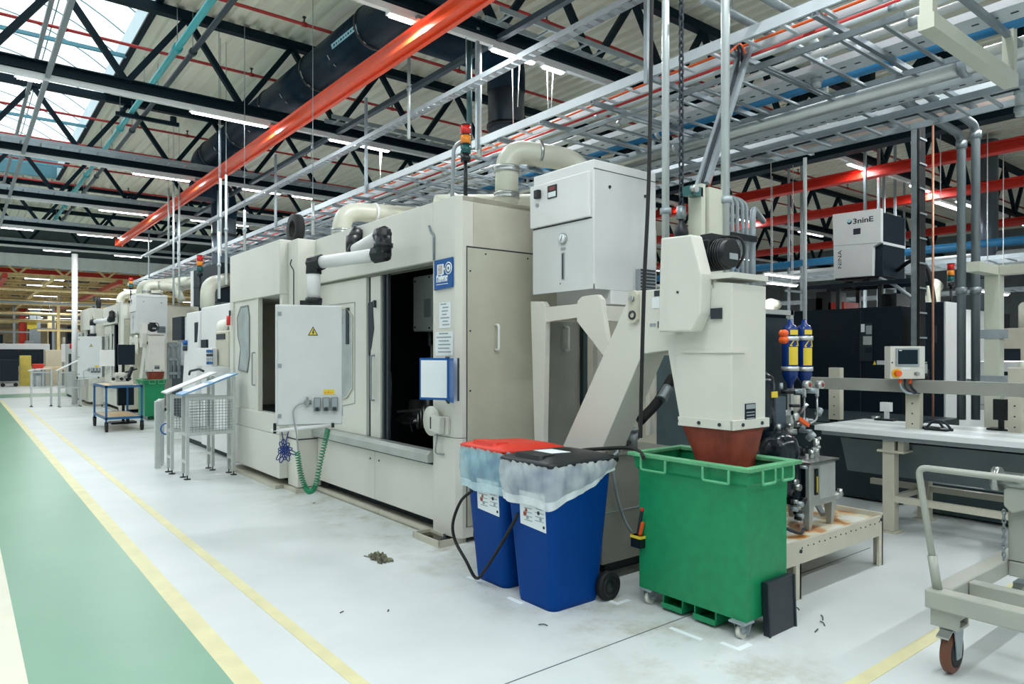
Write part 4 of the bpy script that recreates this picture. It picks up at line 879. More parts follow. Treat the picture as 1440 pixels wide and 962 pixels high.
# ---------------------------------------------------------------- chip conveyor
XC = 3.93
cv = thing('chip_conveyor', 'cream inclined chip conveyor with tall discharge head over the green skip', 'conveyor', (4.05, 3.6, .5)); CELL.append((cv, 'cream chip conveyor at the near end of the farther machine'))
poly = PX(XC, (884, 419), (893, 409), (960, 405), (960, 490), (903, 498), (834, 662), (776, 662))
part(MB().prism(poly, 'x', XC, XC+.26), 'trough', CREAM, cv, bev=.006)
head = PX(3.86, (1003, 396), (1030, 398), (1029, 603), (957, 597), (935, 470), (960, 468), (960, 420), (1003, 405))
part(MB().prism(head, 'x', 3.86, 4.245), 'discharge_head', CREAM, cv, bev=.006)
c = onX(893, 432, XC); 
part(MB().loft([[(XC-.03, c[1]+.045*math.cos(g)*1.0, c[2]+(.075 if math.sin(g) > 0 else -.075)+.045*math.sin(g)) for g in [2*math.pi*k/20 for k in range(20)]], [(XC, c[1]+.05*math.cos(g), c[2]+(.075 if math.sin(g) > 0 else -.075)+.05*math.sin(g)) for g in [2*math.pi*k/20 for k in range(20)]]]), 'chain_tensioner', CREAM2, cv)
part(MB().cyl((XC-.05, c[1], c[2]+.06), (XC-.03, c[1], c[2]+.06), .022, n=8), 'bolt', CHROME, cv); part(MB().lathe((XC-.032, c[1], c[2]-.06), [(.02, -.004), (.035, -.004), (.035, .004), (.02, .004)], 16, 'x'), 'slot_ring', INK, cv)
bg = PX(3.80, (937, 336), (980, 331), (994, 386), (992, 443), (980, 467), (933, 467))
part(MB().prism(bg, 'x', 3.74, 3.86), 'belt_guard', CREAM, cv, bev=.012)
c = onX(953, 411, 3.74); part(MB().cyl((3.735, c[1], c[2]), (3.742, c[1], c[2]), .009, n=6), 'screw', INK, cv)
mo = onX(1006, 357, 4.0)
mt_ = part(MB().cyl((4.0, mo[1]+.08, mo[2]-.01), (4.0, mo[1]-.13, mo[2]-.01), .095, n=18).box(3.93, mo[1]-.02, mo[2]+.07, 4.07, mo[1]+.07, mo[2]+.13), 'drive_motor', BLACK, cv, 'black drive motor')
for k in range(8): part(MB().lathe((4.0, mo[1]-.09+.02*k, mo[2]-.01), [(.095, -.003), (.108, -.003), (.108, .003), (.095, .003)], 18, 'y'), 'fin', BLACK, mt_)
part(MB().box(3.97, mo[1]-.135, mo[2]-.05, 4.06, mo[1]-.13, mo[2]-.01), 'data_plate', PRINT, mt_); part(MB().box(3.9, mo[1]-.02, mo[2]-.08, 3.96, mo[1]+.1, mo[2]+.09), 'gearbox', BLACK, mt_, bev=.01)
part(MB().tube(spl([(4.05, mo[1]-.0, mo[2]+.12), (4.1, mo[1]-.12, mo[2]+.1), (4.12, mo[1]-.14, mo[2]), (4.1, mo[1]-.1, mo[2]-.1)], 6), .01, 6), 'motor_cable', RUBBER, mt_)
zp = onX(1000, 389, 3.86)[2]
part(MB().box(3.84, 2.60, zp-.02, 4.25, 2.98, zp+.015), 'motor_plate', CREAM, cv); part(MB().box(3.87, 2.74, zp-.4, 3.90, 2.77, zp).box(3.85, 2.6, zp-.5, 4.0, 3.0, zp-.48), 'plate_strut', CREAM, cv)
c = onX(1006, 440, 3.855); part(MB().box(3.845, c[1]-.05, c[2]-.04, 3.86, c[1]+.03, c[2]+.03), 'sensor_window', INK, cv)
zc0, zc1 = onX(1029, 603, 3.86)[2], onX(1029, 593, 3.86)[2]
yh0 = onX(1029, 603, 3.86)[1]; yh1 = onX(957, 597, 3.86)[1]
fl_ = part(MB().box(3.845, yh0-.015, zc0-.01, 3.86, yh1+.01, zc0+.05).box(3.845, yh0-.02, zc0-.01, 4.26, yh0-.0, zc0+.05), 'clamp_strip', CREAM, cv)
for y in (yh0+.08, yh0+.24, yh0+.42): part(MB().cyl((3.838, y, zc0+.02), (3.845, y, zc0+.02), .012, n=8), 'bolt', INK, fl_)
for x in (3.95, 4.17): part(MB().cyl((x, yh0-.028, zc0+.02), (x, yh0-.02, zc0+.02), .012, n=8), 'bolt', INK, fl_)
rg = []
for k, (g, z) in enumerate(((0, zc0), (.03, zc0-.09), (.07, zc0-.2), (.10, zc0-.34))):
    a0, b0, c0_, d0 = 3.865+g*.6, 4.24-g*.5, yh0+.005+g*.5, yh1-.005-g*1.0; q = []
    for i in range(24):
        f = i/24*4; s = int(f); t_ = f-s
        p = [(a0+(b0-a0)*t_, c0_), (b0, c0_+(d0-c0_)*t_), (b0+(a0-b0)*t_, d0), (a0, d0+(c0_-d0)*t_)][s]
        wv_ = .012*math.sin(i*2.3+k)*min(k, 2)/2
        q.append((p[0]+wv_, p[1]+wv_*.8, z))
    rg.append(q)
part(MB().loft(rg, True, False), 'rubber_skirt', RUST, cv, 'red brown rubber skirt')
a, b = onY(1048, 568, yh0-.004), onY(1062, 598, yh0-.004); lb = part(MB().box(a[0], yh0-.008, b[2], b[0], yh0-.001, a[2]), 'maker_plate', NAVY, cv); part(MB().box(a[0]+.005, yh0-.0095, a[2]-.035, b[0]-.005, yh0-.008, a[2]-.005), 'plate_head', PRINT, lb)
for k in range(4): part(MB().box(a[0]+.008, yh0-.0095, a[2]-.06-.02*k, b[0]-.014, yh0-.008, a[2]-.053-.02*k), 'print_line', PRINT, lb)
for u0, v0, u1, v1, mt in ((920, 409, 932, 416, INK), (917, 418, 930, 433, PAPER), (914, 455, 922, 459, PRINT), (925, 452, 932, 461, INK)):
    a, b = onX(u0, v0, XC-.002), onX(u1, v1, XC-.002); part(MB().box(XC-.004, b[1], b[2], XC, a[1], a[2]), 'sticker', mt, cv)
part(MB().box(XC+.02, 3.9, .3, XC+.22, 4.0, 1.2), 'support_leg', CREAM2, cv)
# cream lifting post with silver conduits behind the conveyor
xp = cabX(984, 3.25); x2 = cabX(1007, 3.25)
t = thing('lifting_post', 'cream flanged post standing behind the conveyor head under the leaning channel', 'post', ((xp+x2)/2, 3.27, 2.2))
zt_, zb_ = onY(995, 262, 3.25)[2], 2.15
part(MB().box(xp-.02, 3.22, zb_, xp+.03, 3.34, zt_).box(xp+.05, 3.2, zb_, x2+.02, 3.34, zt_-.02), 'post', BEIGED, t); part(MB().box(xp-.14, 3.22, zt_-.1, xp, 3.3, zt_-.03), 'arm', GREENLENS, t); part(MB().cyl((xp-.13, 3.22, zt_-.06), (xp-.13, 3.18, zt_-.06), .03, n=10), 'bolt', CHROME, t)
for k, u in enumerate((1030, 1037, 1044, 1050)):
    X = cabX(u, 3.7); z1 = onY(u, 282+2*k, 3.7)[2]
    single(MB().tube(fil([(X, 3.7, 1.9), (X, 3.7, z1), (X-.06, 3.75, z1+.06), (X-.2, 3.9, z1+.06)], .07), .018, 8), 'conduit', GALVL, f'slim silver conduit bending over behind the conveyor head, {ORD[k]} from the left', 'conduit', 'slim conduits behind the conveyor head')
X = cabX(1058, 3.7); z1 = onY(1058, 290, 3.7)[2]
single(MB().tube(fil([(X, 3.7, 1.9), (X, 3.7, z1), (X+.5, 3.9, z1-.05)], .14), .03, 10), 'conduit', GALVL, 'thicker silver conduit bending to the right behind the conveyor head', 'conduit')
t = thing('cable_clamp', 'dark clamp bar holding the slim conduits behind the conveyor', 'clamp', (X-.2, 3.66, 2.7)); zc = onY(1045, 333, 3.66)[2]; part(MB().box(cabX(1026, 3.66), 3.64, zc-.03, cabX(1062, 3.66), 3.68, zc+.02), 'bar', BLACK, t)
for src, lab in CELL: dup(src, (-.35, 17.5, 0) if src is fc else (0, 17.5, 0) if src is cv else (.25, 17.0, 0) if src in (eb, sa) else DY, lab)
# ================================================================ BINS, SKIP AND FLOOR ITEMS BY THE NEAR MACHINE
def rrect(x0, y0, x1, y1, z, r, n=4):
    out = []
    for cx, cy, a0 in ((x1-r, y1-r, 0), (x0+r, y1-r, math.pi/2), (x0+r, y0+r, math.pi), (x1-r, y0+r, 1.5*math.pi)):
        for k in range(n+1):
            a = a0+math.pi/2*k/n; out.append((cx+r*math.cos(a), cy+r*math.sin(a), z))
    return out
def resample(ring, n):
    P = [Vector(p) for p in ring]+[Vector(ring[0])]; L = [0]
    for a, b in zip(P, P[1:]): L.append(L[-1]+(b-a).length)
    out = []; k = 0
    for i in range(n):
        d = L[-1]*i/n
        while L[k+1] < d: k += 1
        out.append(P[k]+(P[k+1]-P[k])*((d-L[k])/max(1e-9, L[k+1]-L[k])))
    return out
def wheelie(dx, dy, lidm, bagm, label, lablid, seed, lift=0.0):
    R = random.Random(seed)
    def S(ring): return [(p[0]+dx, p[1]+dy, p[2]) for p in ring]
    t = thing('wheelie_bin', label, 'bin', (3.35+dx, 3.7+dy, 0))
    part(MB().loft([S(rrect(3.12, 3.50, 3.56, 3.88, 0, .06)), S(rrect(3.115, 3.495, 3.57, 3.885, .03, .06)), S(rrect(3.07, 3.46, 3.66, 3.97, .93, .05)), S(rrect(3.05, 3.44, 3.68, 3.99, .94, .05)), S(rrect(3.05, 3.44, 3.68, 3.99, .975, .05))], True), 'body', BLUEB, t)
    tilt = .03
    def LZ(ring): return [(p[0]+dx, p[1]+dy, p[2]+lift*(3.68-p[0])/.6) for p in ring]
    lid = part(MB().loft([LZ(rrect(3.04, 3.43, 3.70, 4.0, .98, .06)), LZ(rrect(3.03, 3.425, 3.71, 4.005, 1.0, .06)), LZ(rrect(3.05, 3.45, 3.70, 3.98, 1.015, .06)), LZ(rrect(3.12, 3.52, 3.6, 3.9, 1.04, .08)), LZ(rrect(3.2, 3.6, 3.5, 3.82, 1.045, .08))], True), 'lid', lidm, t, lablid)
    part(MB().loft([LZ(rrect(3.06, 3.56, 3.22, 3.86, 1.015, .03)), LZ(rrect(3.07, 3.57, 3.22, 3.85, 1.05, .03))], False), 'lid_grip', lidm, lid, None)
    part(MB().cyl((3.70+dx, 3.46+dy, .985), (3.70+dx, 3.97+dy, .985), .022, n=10), 'hinge_rod', BLACK, t)
    for y in (3.425, 3.90):
        w = part(MB().cyl((3.60+dx, y+dy, .1), (3.60+dx, y+.05+dy, .1), .1, n=24), 'wheel', RUBBER, t); part(MB().lathe((3.60+dx, y+dy-.002, .1), [(0, -.008), (.02, -.008), (.025, 0), (.055, .0), (.065, -.006), (.07, 0)], 20, 'y'), 'hub', BLACK, w)
    part(MB().cyl((3.60+dx, 3.47+dy, .1), (3.60+dx, 3.92+dy, .1), .012, n=8), 'axle', INK, t)
    # loose film bag pulled over the rim
    N = 130; rings = []
    base = resample(rrect(3.05, 3.44, 3.68, 3.99, 0, .06, 6), N)
    for j, f in enumerate((0, .04, .12, .3, .55, .8, .97, 1.0)):
        q = []
        for i, p in enumerate(base):
            x, y = p[0], p[1]; fx = (x-3.05)/.63; fy = (y-3.44)/.55
            zb = .705+.225*max(0, fx)**1.2+.008*math.sin(i*.31+seed)
            cxn, cyn = x-3.365, y-3.715; L = math.hypot(cxn, cyn); ruff = .005*math.sin(i*1.7+seed)*(1-f)+.008*math.sin(i*.53+f*4+seed*2)*f+.004*math.sin(i*1.1-f*9)+.002*R.uniform(-1, 1)
            o = .014+.022*math.sin(math.pi*min(1, f*1.15))*(1-.4*fx)+ruff
            taper = -.008*f
            z = 1.0+(zb-1.0)*f
            q.append((x+dx+cxn/L*(o+taper), y+dy+cyn/L*(o+taper), z+lift*(1-fx)*(1-f)))
        rings.append(q)
    bl = part(MB().loft(rings[:6], True, False), 'bag_liner', bagm, t, 'thin film bag liner pulled over the rim'); part(MB().loft(rings[5:], True, False), 'bag_hem', HEMW if bagm is BAGW else HEMB, bl)
    def fx_(z): return 3.12-.05*z/.93-.004+dx
    zt0, zt1, zb0, zb1 = .79, .79, .535, .555
    lb = part(MB().add([(fx_(zt1), 3.53+dy, zt0), (fx_(zt1), 3.80+dy, zt1), (fx_(zb1), 3.80+dy, zb1), (fx_(zb0), 3.53+dy, zb0), (fx_(zt1)+.003, 3.53+dy, zt0), (fx_(zt1)+.003, 3.80+dy, zt1), (fx_(zb1)+.003, 3.80+dy, zb1), (fx_(zb0)+.003, 3.53+dy, zb0)], [(0,1,2,3),(7,6,5,4),(0,4,5,1),(1,5,6,2),(2,6,7,3),(3,7,4,0)]), 'sorting_label', PAPER, t, 'white printed sorting label')
    for k in range(9):
        z = .70-.014*k; y0 = 3.545 if k % 2 else 3.67
        part(MB().box(fx_(z)-.0018, y0+dy, z, fx_(z)-.0002, y0+.10+dy-.02*R.random(), z+.005), 'print_line', PRINT, lb)
    for y, z, r, mt in ((3.73, .66, .012, RUST), (3.745, .635, .018, RUST), (3.72, .61, .014, PRINT), (3.60, .66, .014, INK), (3.58, .62, .013, PRINT), (3.55, .57, .011, INK)):
        part(MB().cyl((fx_(z)-.002, y+dy, z), (fx_(z), y+dy, z), r, n=8), 'pictogram', mt, lb)
    if lidm is BLACK: part(MB().add([(3.22+dx, 3.62+dy, 1.052), (3.38+dx, 3.60+dy, 1.05), (3.38+dx, 3.80+dy, 1.05), (3.22+dx, 3.82+dy, 1.052), (3.22+dx, 3.62+dy, 1.049), (3.38+dx, 3.60+dy, 1.047), (3.38+dx, 3.80+dy, 1.047), (3.22+dx, 3.82+dy, 1.049)], [(0,1,2,3),(7,6,5,4),(0,4,5,1),(1,5,6,2),(2,6,7,3),(3,7,4,0)]), 'lid_label', PAPER, lid)
    return t
wheelie(0, 0, BLACK, BAGW, 'blue wheeled bin with black lid and white film bag, nearest the camera', 'black lid', 3)
wheelie(.04, .57, REDL, BAGB, 'blue wheeled bin with red lid and bluish film bag', 'red lid', 8, .03)

# green skip
X0, X1, Y0, Y1 = 3.74, 4.194, 2.435, 3.283
gs = thing('green_skip', 'green steel skip on white castors under the conveyor head', 'skip', (3.9, 2.8, 0))
def rect(x0, y0, x1, y1, z): return [(x0, y0, z), (x1, y0, z), (x1, y1, z), (x0, y1, z)]
part(MB().loft([rect(X0, Y0, X1, Y1, .11), rect(X0, Y0, X1, Y1, .93), rect(X0-.02, Y0-.02, X1+.03, Y1+.02, .95), rect(X0-.025, Y0-.025, X1+.04, Y1+.03, 1.03), rect(X0, Y0, X1+.02, Y1+.01, 1.03), rect(X0+.02, Y0+.02, X1-.02, Y1-.02, .14)], False, True), 'tub', GREENB, gs)
part(MB().box(X0-.06, Y0-.06, 1.03, X0, Y1+.06, 1.055).box(X1, Y0-.06, 1.03, X1+.09, Y1+.06, 1.055).box(X0, Y0-.06, 1.03, X1, Y0, 1.055).box(X0, Y1, 1.03, X1, Y1+.06, 1.055), 'rim', mat('green_rim_worn', (96, 170, 122), .45, var=.14, scale=10), gs, bev=.004)
GH = mat('pale_green_bar', (92, 176, 128), .4, var=.08, scale=9)
def ubar(a, b, d, out): 
    a, b, o = Vector(a), Vector(b), Vector(out); dn = Vector((0, 0, -d)); return MB().tube(fil([a, a+o, a+o+dn, b+o+dn, b+o, b], .015), .009, 8)
for y0, y1 in ((2.52, 2.71), (3.01, 3.22)): part(ubar((X0-.02, y0, 1.03), (X0-.02, y1, 1.03), .085, (-.035, 0, 0)), 'handle', GH, gs)
for x0, x1 in ((3.83, 3.97), (4.05, 4.18)): part(ubar((x0, Y0-.02, 1.03), (x1, Y0-.02, 1.03), .085, (0, -.035, 0)), 'handle', GH, gs)
for y0 in (2.66, 2.92):
    part(MB().box(X0+.02, y0, .03, X1-.02, y0+.012, .11).box(X0+.02, y0+.16, .03, X1-.02, y0+.172, .11).box(X0+.01, y0, .02, X1-.01, y0+.172, .03).box(X0+.005, y0, .02, X0+.012, y0+.172, .055), 'fork_pocket', GREENB, gs)
def castor(parent, x, y, r, w, top, mtw=WHEELW, mtf=GALVL, ax='y', label=None, fork=.04):
    d = (0, 1) if ax == 'y' else (1, 0)
    def P(k, z): return (x+d[0]*k, y+d[1]*k, z)
    wl = part(MB().cyl(P(-w/2, r), P(w/2, r), r, n=22), 'wheel', mtw, parent, label); part(MB().cyl(P(-w/2-.004, r), P(w/2+.004, r), r*.45, n=16), 'hub', mtf, wl)
    m = MB()
    for s in (-1, 1):
        k = s*(w/2+.008); p = P(k, 0)
        m.add([(p[0]-(.03 if d[1] else .003), p[1]-(.003 if d[1] else .03), r*.85), (p[0]+(.03 if d[1] else .003), p[1]+(.003 if d[1] else .03), r*.85), (p[0]+(.055 if d[1] else .003), p[1]+(.003 if d[1] else .055), top-.012), (p[0]-(.055 if d[1] else .003), p[1]-(.003 if d[1] else .055), top-.012)], [(0,1,2,3)])
        m.bar((p[0], p[1], r*.8), (p[0]+d[1]*fork, p[1]+d[0]*fork, top-.01), .05 if d[1] else .006, .006 if d[1] else .05, (1,0,0) if d[1] else (0,1,0))
    m.box(x-.055, y-.055, top-.012, x+.055, y+.055, top); m.cyl(P(-w/2-.015, r), P(w/2+.015, r), .012, n=8)
    part(m, 'castor_fork', mtf, parent)
for x, y in ((3.76, 2.48), (3.78, 3.22), (4.14, 2.50), (4.14, 3.22)): castor(gs, x, y, .045, .028, .11, ax='y')
dup(gs, (0, 17.5, 0), 'green skip under the conveyor at the farther cream machine')
# chips in the skip
bmv = MB(); nx, ny = 12, 18; R = random.Random(4); vs = []
for i in range(nx+1):
    for j in range(ny+1): vs.append((X0+.03+(X1-X0-.06)*i/nx, Y0+.03+(Y1-Y0-.06)*j/ny, .62+.12*math.exp(-((i/nx-.5)**2+(j/ny-.5)**2)*6)+R.uniform(-.02, .02)))
bmv.add(vs, [(i*(ny+1)+j, (i+1)*(ny+1)+j, (i+1)*(ny+1)+j+1, i*(ny+1)+j+1) for i in range(nx) for j in range(ny)])
single(bmv, 'metal_chips', mat('metal_chips', (70, 72, 66), .5, .5, var=.5, scale=60), 'dark grinding swarf lying inside the near green skip', 'swarf', kind='stuff')
t = thing('black_panel', 'black flat box leaning against the right end of the green skip', 'panel', (4.09, 2.33, 0))
part(MB().prism([(2.372, 0), (2.415, 0), (2.428, .33), (2.385, .33)], 'x', 3.895, 4.196), 'panel', mat('black_sheet', (24, 32, 44), .35, var=.08), t, bev=.004)
for x in (3.89, 4.186): part(MB().prism([(2.366, .0), (2.374, .0), (2.387, .33), (2.379, .33)], 'x', x, x+.015), 'folded_edge', INK, t)

# coolant tank behind the bins
TX0, TX1, TY0, TY1 = 3.90, 4.75, 3.80, 4.12
ct = thing('coolant_tank', 'grey steel coolant tank standing between the bins and the green skip', 'tank', (4.3, 3.95, 0)); TG = mat('tank_grey', (150, 152, 142), .4, .35, var=.08, scale=5)
part(MB().box(TX0, TY0, .10, TX1, TY1, .94), 'housing', TG, ct, bev=.008); part(MB().box(TX0+.06, TY0+.03, 0, TX1-.06, TY1-.03, .10), 'base', DARK, ct)
part(MB().box(TX0-.006, TY0-.006, .50, TX1, TY0, .504), 'seam', PRINT, ct)
for z in (.84, .70): part(MB().cyl((TX0-.012, TY0+.08, z), (TX0, TY0+.08, z), .03, n=12).cyl((TX0-.018, TY0+.08, z), (TX0-.012, TY0+.08, z), .012, n=8), 'bolt', INK, ct)
part(MB().box(TX0-.01, TY0-.02, .94, TX1, TY1+.02, .955), 'lid', TG, ct)
t = thing('drip_deck', 'dark oily plate on the floor beneath the grey coolant tank', 'plate', (4.4, 4.3, 0)); part(MB().box(3.75, 3.75, 0, 5.6, 5.1, .03), 'plate', mat('oily_plate', (86, 92, 84), .3, .2, var=.3, scale=5), t)
# regulator group on the tank
rg_ = thing('air_regulator', 'small air regulator with blue cap and yellow tag on the coolant tank', 'regulator', (4.2, 3.9, .955))
part(MB().cyl((4.12, 3.86, .955), (4.12, 3.86, 1.06), .035, n=12), 'bowl', GALVL, rg_); part(MB().cyl((4.12, 3.86, 1.06), (4.12, 3.86, 1.12), .03, n=12), 'cap', BLUES, rg_); part(MB().cyl((4.35, 3.9, .955), (4.35, 3.9, 1.10), .05, n=14).cyl((4.35, 3.9, 1.1), (4.35, 3.9, 1.13), .06, n=14), 'pump_cap', STEELG, rg_)
part(MB().bar((4.16, 3.82, 1.06), (4.21, 3.82, 1.16), .06, .004, (0,1,0)), 'tag', YELLOWS, rg_); part(MB().cyl((3.98, 3.88, 1.0), (4.3, 3.88, 1.0), .014, n=8).cyl((4.0, 3.86, .96), (4.0, 3.86, 1.03), .018, n=8).cyl((4.22, 3.86, .96), (4.22, 3.86, 1.05), .016, n=8), 'fitting', CHROME, rg_)
t = thing('sleeved_hose', 'thick black sleeved hose hanging in the gap under the chip conveyor', 'hose', (4.3, 4.2, .96)); a, b, c = onY(946, 530, 4.05), onY(925, 565, 4.05), onY(900, 592, 4.05)
part(MB().tube(spl([a, b, c], 6), .045, 10), 'sleeve', RUBBER, t); part(MB().tube(spl([onY(940, 545, 4.0), onY(930, 562, 4.0)], 6), .05, 10), 'foil_wrap', STEELG, t); part(MB().tube(spl([c, onY(899, 612, 3.95), (4.22, 3.86, 1.0)], 6), .018, 8), 'hose_tail', RUBBER, t)
single(MB().tube(spl([onX(797, 642, 3.72), onX(815, 634, 3.74), onX(850, 631, 3.76), onX(884, 630, 3.80), onX(900, 636, 3.72), onX(905, 644, 3.64)], 8), .014, 8), 'hose', RUBBER, 'black hose lying from the black bin lid across the coolant tank to the skip', 'hose')
single(MB().tube(spl([(4.0, 3.86, .99), onY(868, 634, 3.78), onY(861, 645, 3.76), onY(863, 670, 3.76), onY(870, 706, 3.76), onY(880, 735, 3.74), onY(888, 748, 3.72)], 8), .011, 8), 'hose', GALVL, 'thin grey hose looping down in front of the coolant tank', 'hose')
single(MB().tube(spl([onX(664, 690, 3.08), onX(648, 705, 3.05), onX(637, 735, 3.04), onX(640, 760, 3.05), onX(655, 788, 3.05), (3.09, onX(668, 806, 3.08)[1], .03), onX(683, 800, 3.06), onX(705, 765, 3.06), onX(722, 735, 3.06), onX(728, 722, 3.08)], 8), .012, 8), 'hose', RUBBER, 'black hose looped in front of the red lidded bin down to the floor', 'hose')
th = thing('tool_caddy', 'small yellow and black tool caddy with orange handle tucked left of the green skip', 'tool caddy', onX(893, 765, 3.69)); z = onX(893, 768, 3.69)
part(MB().box(3.69, z[1]-.05, z[2]-.01, 3.74, z[1]+.04, z[2]+.075), 'box', BLACK, th); part(MB().box(3.686, z[1]-.052, z[2]+.055, 3.742, z[1]+.042, z[2]+.075), 'stripe', YELLOWS, th); part(MB().bar((3.72, z[1]-.02, z[2]+.075), (3.72, z[1]-.045, z[2]+.17), .018), 'handle', ORANGEK, th); part(MB().bar((3.735, z[1]+.01, z[2]+.075), (3.735, z[1]-.025, z[2]+.24), .02), 'grip', INK, th); part(MB().cyl((3.735, z[1]-.025, z[2]+.24), (3.735, z[1]-.025, z[2]+.265), .012, n=8), 'knob', REDLENS, th)
# rag
m = MB(); R = random.Random(11); c = onZ(534, 786); n = 14; vs = []
for i in range(n+1):
    for j in range(n+1):
        x, y = (i/n-.5)*.13, (j/n-.5)*.28; d = max(abs(i/n-.5), abs(j/n-.5))*2
        z = max(.004, .05*(1-d**3)*(.55+.45*math.sin(i*1.3+j*.9)+.3*math.sin(j*1.9-i*.7))+R.uniform(-.008, .01)); vs.append((c[0]+x*(1+.2*math.sin(j)), c[1]+y*(1+.15*math.sin(i*1.7)), z))
m.add(vs, [(i*(n+1)+j, (i+1)*(n+1)+j, (i+1)*(n+1)+j+1, i*(n+1)+j+1) for i in range(n) for j in range(n)], True)
single(m, 'rag', mat('dirty_rag', (104, 104, 84), .9, var=.7, scale=22), 'dirty crumpled rag lying on the white floor in front of the machine', 'rag')

# ================================================================ PLATFORM WITH HYDRAULICS RIGHT OF THE SKIP
pf = thing('pump_platform', 'low cream steel platform with rust stains under the hydraulic unit', 'platform', (5.2, 3.0, 0))
PLT = bpy.data.materials.new('stained_plate'); PLT.use_nodes = True
nt = PLT.node_tree; b_ = nt.nodes['Principled BSDF']; tc = nt.nodes.new('ShaderNodeTexCoord'); nz = nt.nodes.new('ShaderNodeTexNoise'); nz.inputs['Scale'].default_value = 3.2; nz.inputs['Detail'].default_value = 6
nt.links.new(tc.outputs['Object'], nz.inputs['Vector']); rp = nt.nodes.new('ShaderNodeValToRGB')
for k, (p, c_) in enumerate(((.30, (110, 62, 24)), (.38, (184, 120, 56)), (.45, (206, 196, 164)), (.54, (220, 222, 214)))):
    e = rp.color_ramp.elements[k] if k < 2 else rp.color_ramp.elements.new(p); e.position = p; e.color = (*lin(c_), 1)
nt.links.new(nz.outputs['Fac'], rp.inputs[0]); nt.links.new(rp.outputs[0], b_.inputs['Base Color']); b_.inputs['Roughness'].default_value = .3
part(MB().box(4.3, 2.64, .375, 5.95, 3.5, .39), 'top_plate', PLT, pf)
fr = part(MB().box(4.3, 2.61, .25, 5.97, 2.635, .41).box(5.95, 2.61, .25, 5.975, 3.5, .43).box(4.3, 3.48, .25, 5.97, 3.5, .45), 'apron', CREAM2, pf)
for k in range(16): part(MB().cyl((4.7+k*.08, 2.606, .36+.006*(k % 2)), (4.7+k*.08, 2.61, .36+.006*(k % 2)), .006, n=6), 'hole', INK, fr)
for x in (4.68, 5.93): part(MB().cyl((x, 2.602, .34 if x < 5 else .38), (x, 2.61, .34 if x < 5 else .38), .014, n=8), 'bolt', INK, fr)
for x, y in ((4.62, 2.61), (5.90, 2.61), (5.90, 3.42)): part(MB().box(x, y, 0, x+.07, y+.02, .25).box(x+.05, y, 0, x+.07, y+.07, .25), 'leg', CREAM2, pf)
single(MB().bar((5.55, 2.9, .42), (5.75, 3.1, .52), .035), 'steel_rod', STEELG, 'short steel bar propped on the cream platform edge', 'rod')
hu = thing('hydraulic_tank', 'stainless hydraulic tank on tapered legs standing on the stained platform', 'tank', (5.28, 2.95, .39))
part(MB().box(5.06, 2.75, .57, 5.46, 3.15, .9), 'tank_body', STEELP, hu, bev=.006); part(MB().box(5.2, 2.742, .62, 5.44, 2.75, .88), 'front_plate', ALU, hu); part(MB().box(5.04, 2.73, .9, 5.48, 3.17, .915), 'lid', CHROME, hu)
part(MB().box(5.052, 2.78, .6, 5.06, 3.1, .88), 'side_fins', BLACK, hu)
part(MB().box(5.13, 2.738, .66, 5.17, 2.75, .86), 'sight_glass', BLACK, hu); part(MB().box(5.145, 2.735, .68, 5.155, 2.738, .80), 'sight_scale', YELLOWS, hu)
for x, y in ((5.07, 2.76), (5.41, 2.76), (5.07, 3.08), (5.41, 3.08)): part(MB().loft([rect(x+.01, y+.005, x+.045, y+.045, .39), rect(x-.01, y-.01, x+.06, y+.06, .58)]), 'leg', STEELP, hu)
part(MB().cyl((5.47, 2.78, .60), (5.56, 2.76, .62), .03, n=10).cyl((5.53, 2.75, .60), (5.53, 2.75, .66), .02, n=8), 'drain_valve', CHROME, hu)
R = random.Random(5)
for k in range(9):
    x, y = 5.1+.045*k, 2.85+.2*R.random(); h = .05+.09*R.random(); part(MB().cyl((x, y, .915), (x, y, .915+h), .018+.012*R.random(), n=10).cyl((x, y, .915+h), (x+.03*R.uniform(-1, 1), y-.03, .92+h), .012, n=8), 'fitting', CHROME if k % 3 else BLACK, hu)
hv = thing('hydraulic_block', 'dark hydraulic valve and pump group with many fittings beside the tank', 'pump', (4.85, 3.05, .39))
part(MB().box(4.62, 2.95, .39, 5.0, 3.3, .62), 'pump_base', BLACK, hv, bev=.01); part(MB().cyl((4.8, 2.9, .75), (4.8, 3.3, .75), .13, n=20), 'pump_motor', BLACK, hv)
part(MB().box(4.92, 2.8, .6, 5.03, 3.0, .88), 'valve_block', NAVY, hv, bev=.006)
for k in range(16):
    x, y, z = 4.9+.1*R.random(), 2.77+.05*R.random(), .5+.4*R.random(); part(MB().cyl((x, y, z), (x, y-.05, z), .012+.014*R.random(), n=9), 'fitting', (CHROME, BLACK, GALVL)[k % 3], hv)
part(MB().tube(spl([(4.75, 2.95, .6), (4.7, 2.8, .5), (4.85, 2.72, .42), (5.0, 2.76, .42)], 6), .012, 7).tube(spl([(4.9, 3.0, .9), (4.85, 2.85, 1.0), (5.0, 2.8, .95), (5.1, 2.85, .93)], 6), .012, 7), 'hose', INK, hv)
def accu(x, y, z0, z1, r, label, tag=True):
    t = thing('accumulator', label, 'pressure vessel', (x, y, z0))
    h = z1-z0; part(MB().lathe((x, y, z0), [(0, 0), (r*.5, .01), (r*.9, .06), (r, .12), (r, h-.12), (r*.9, h-.06), (r*.5, h-.01), (r*.25, h), (0, h)], 22), 'shell', mat('glossy_black', (18, 28, 36), .15, var=.05), t)
    part(MB().cyl((x, y, z1), (x, y, z1+.05), .02, n=10), 'valve', CHROME, t)
    if tag: part(MB().box(x-.02, y-r-.006, z0+h*.62, x+.06, y-r*.88, z0+h*.70), 'tag', YELLOWS, t, 'yellow tag')
    return t
accu(4.92, 3.10, 1.05, 1.62, .13, 'glossy black pressure vessel with yellow tag beside the conveyor head')
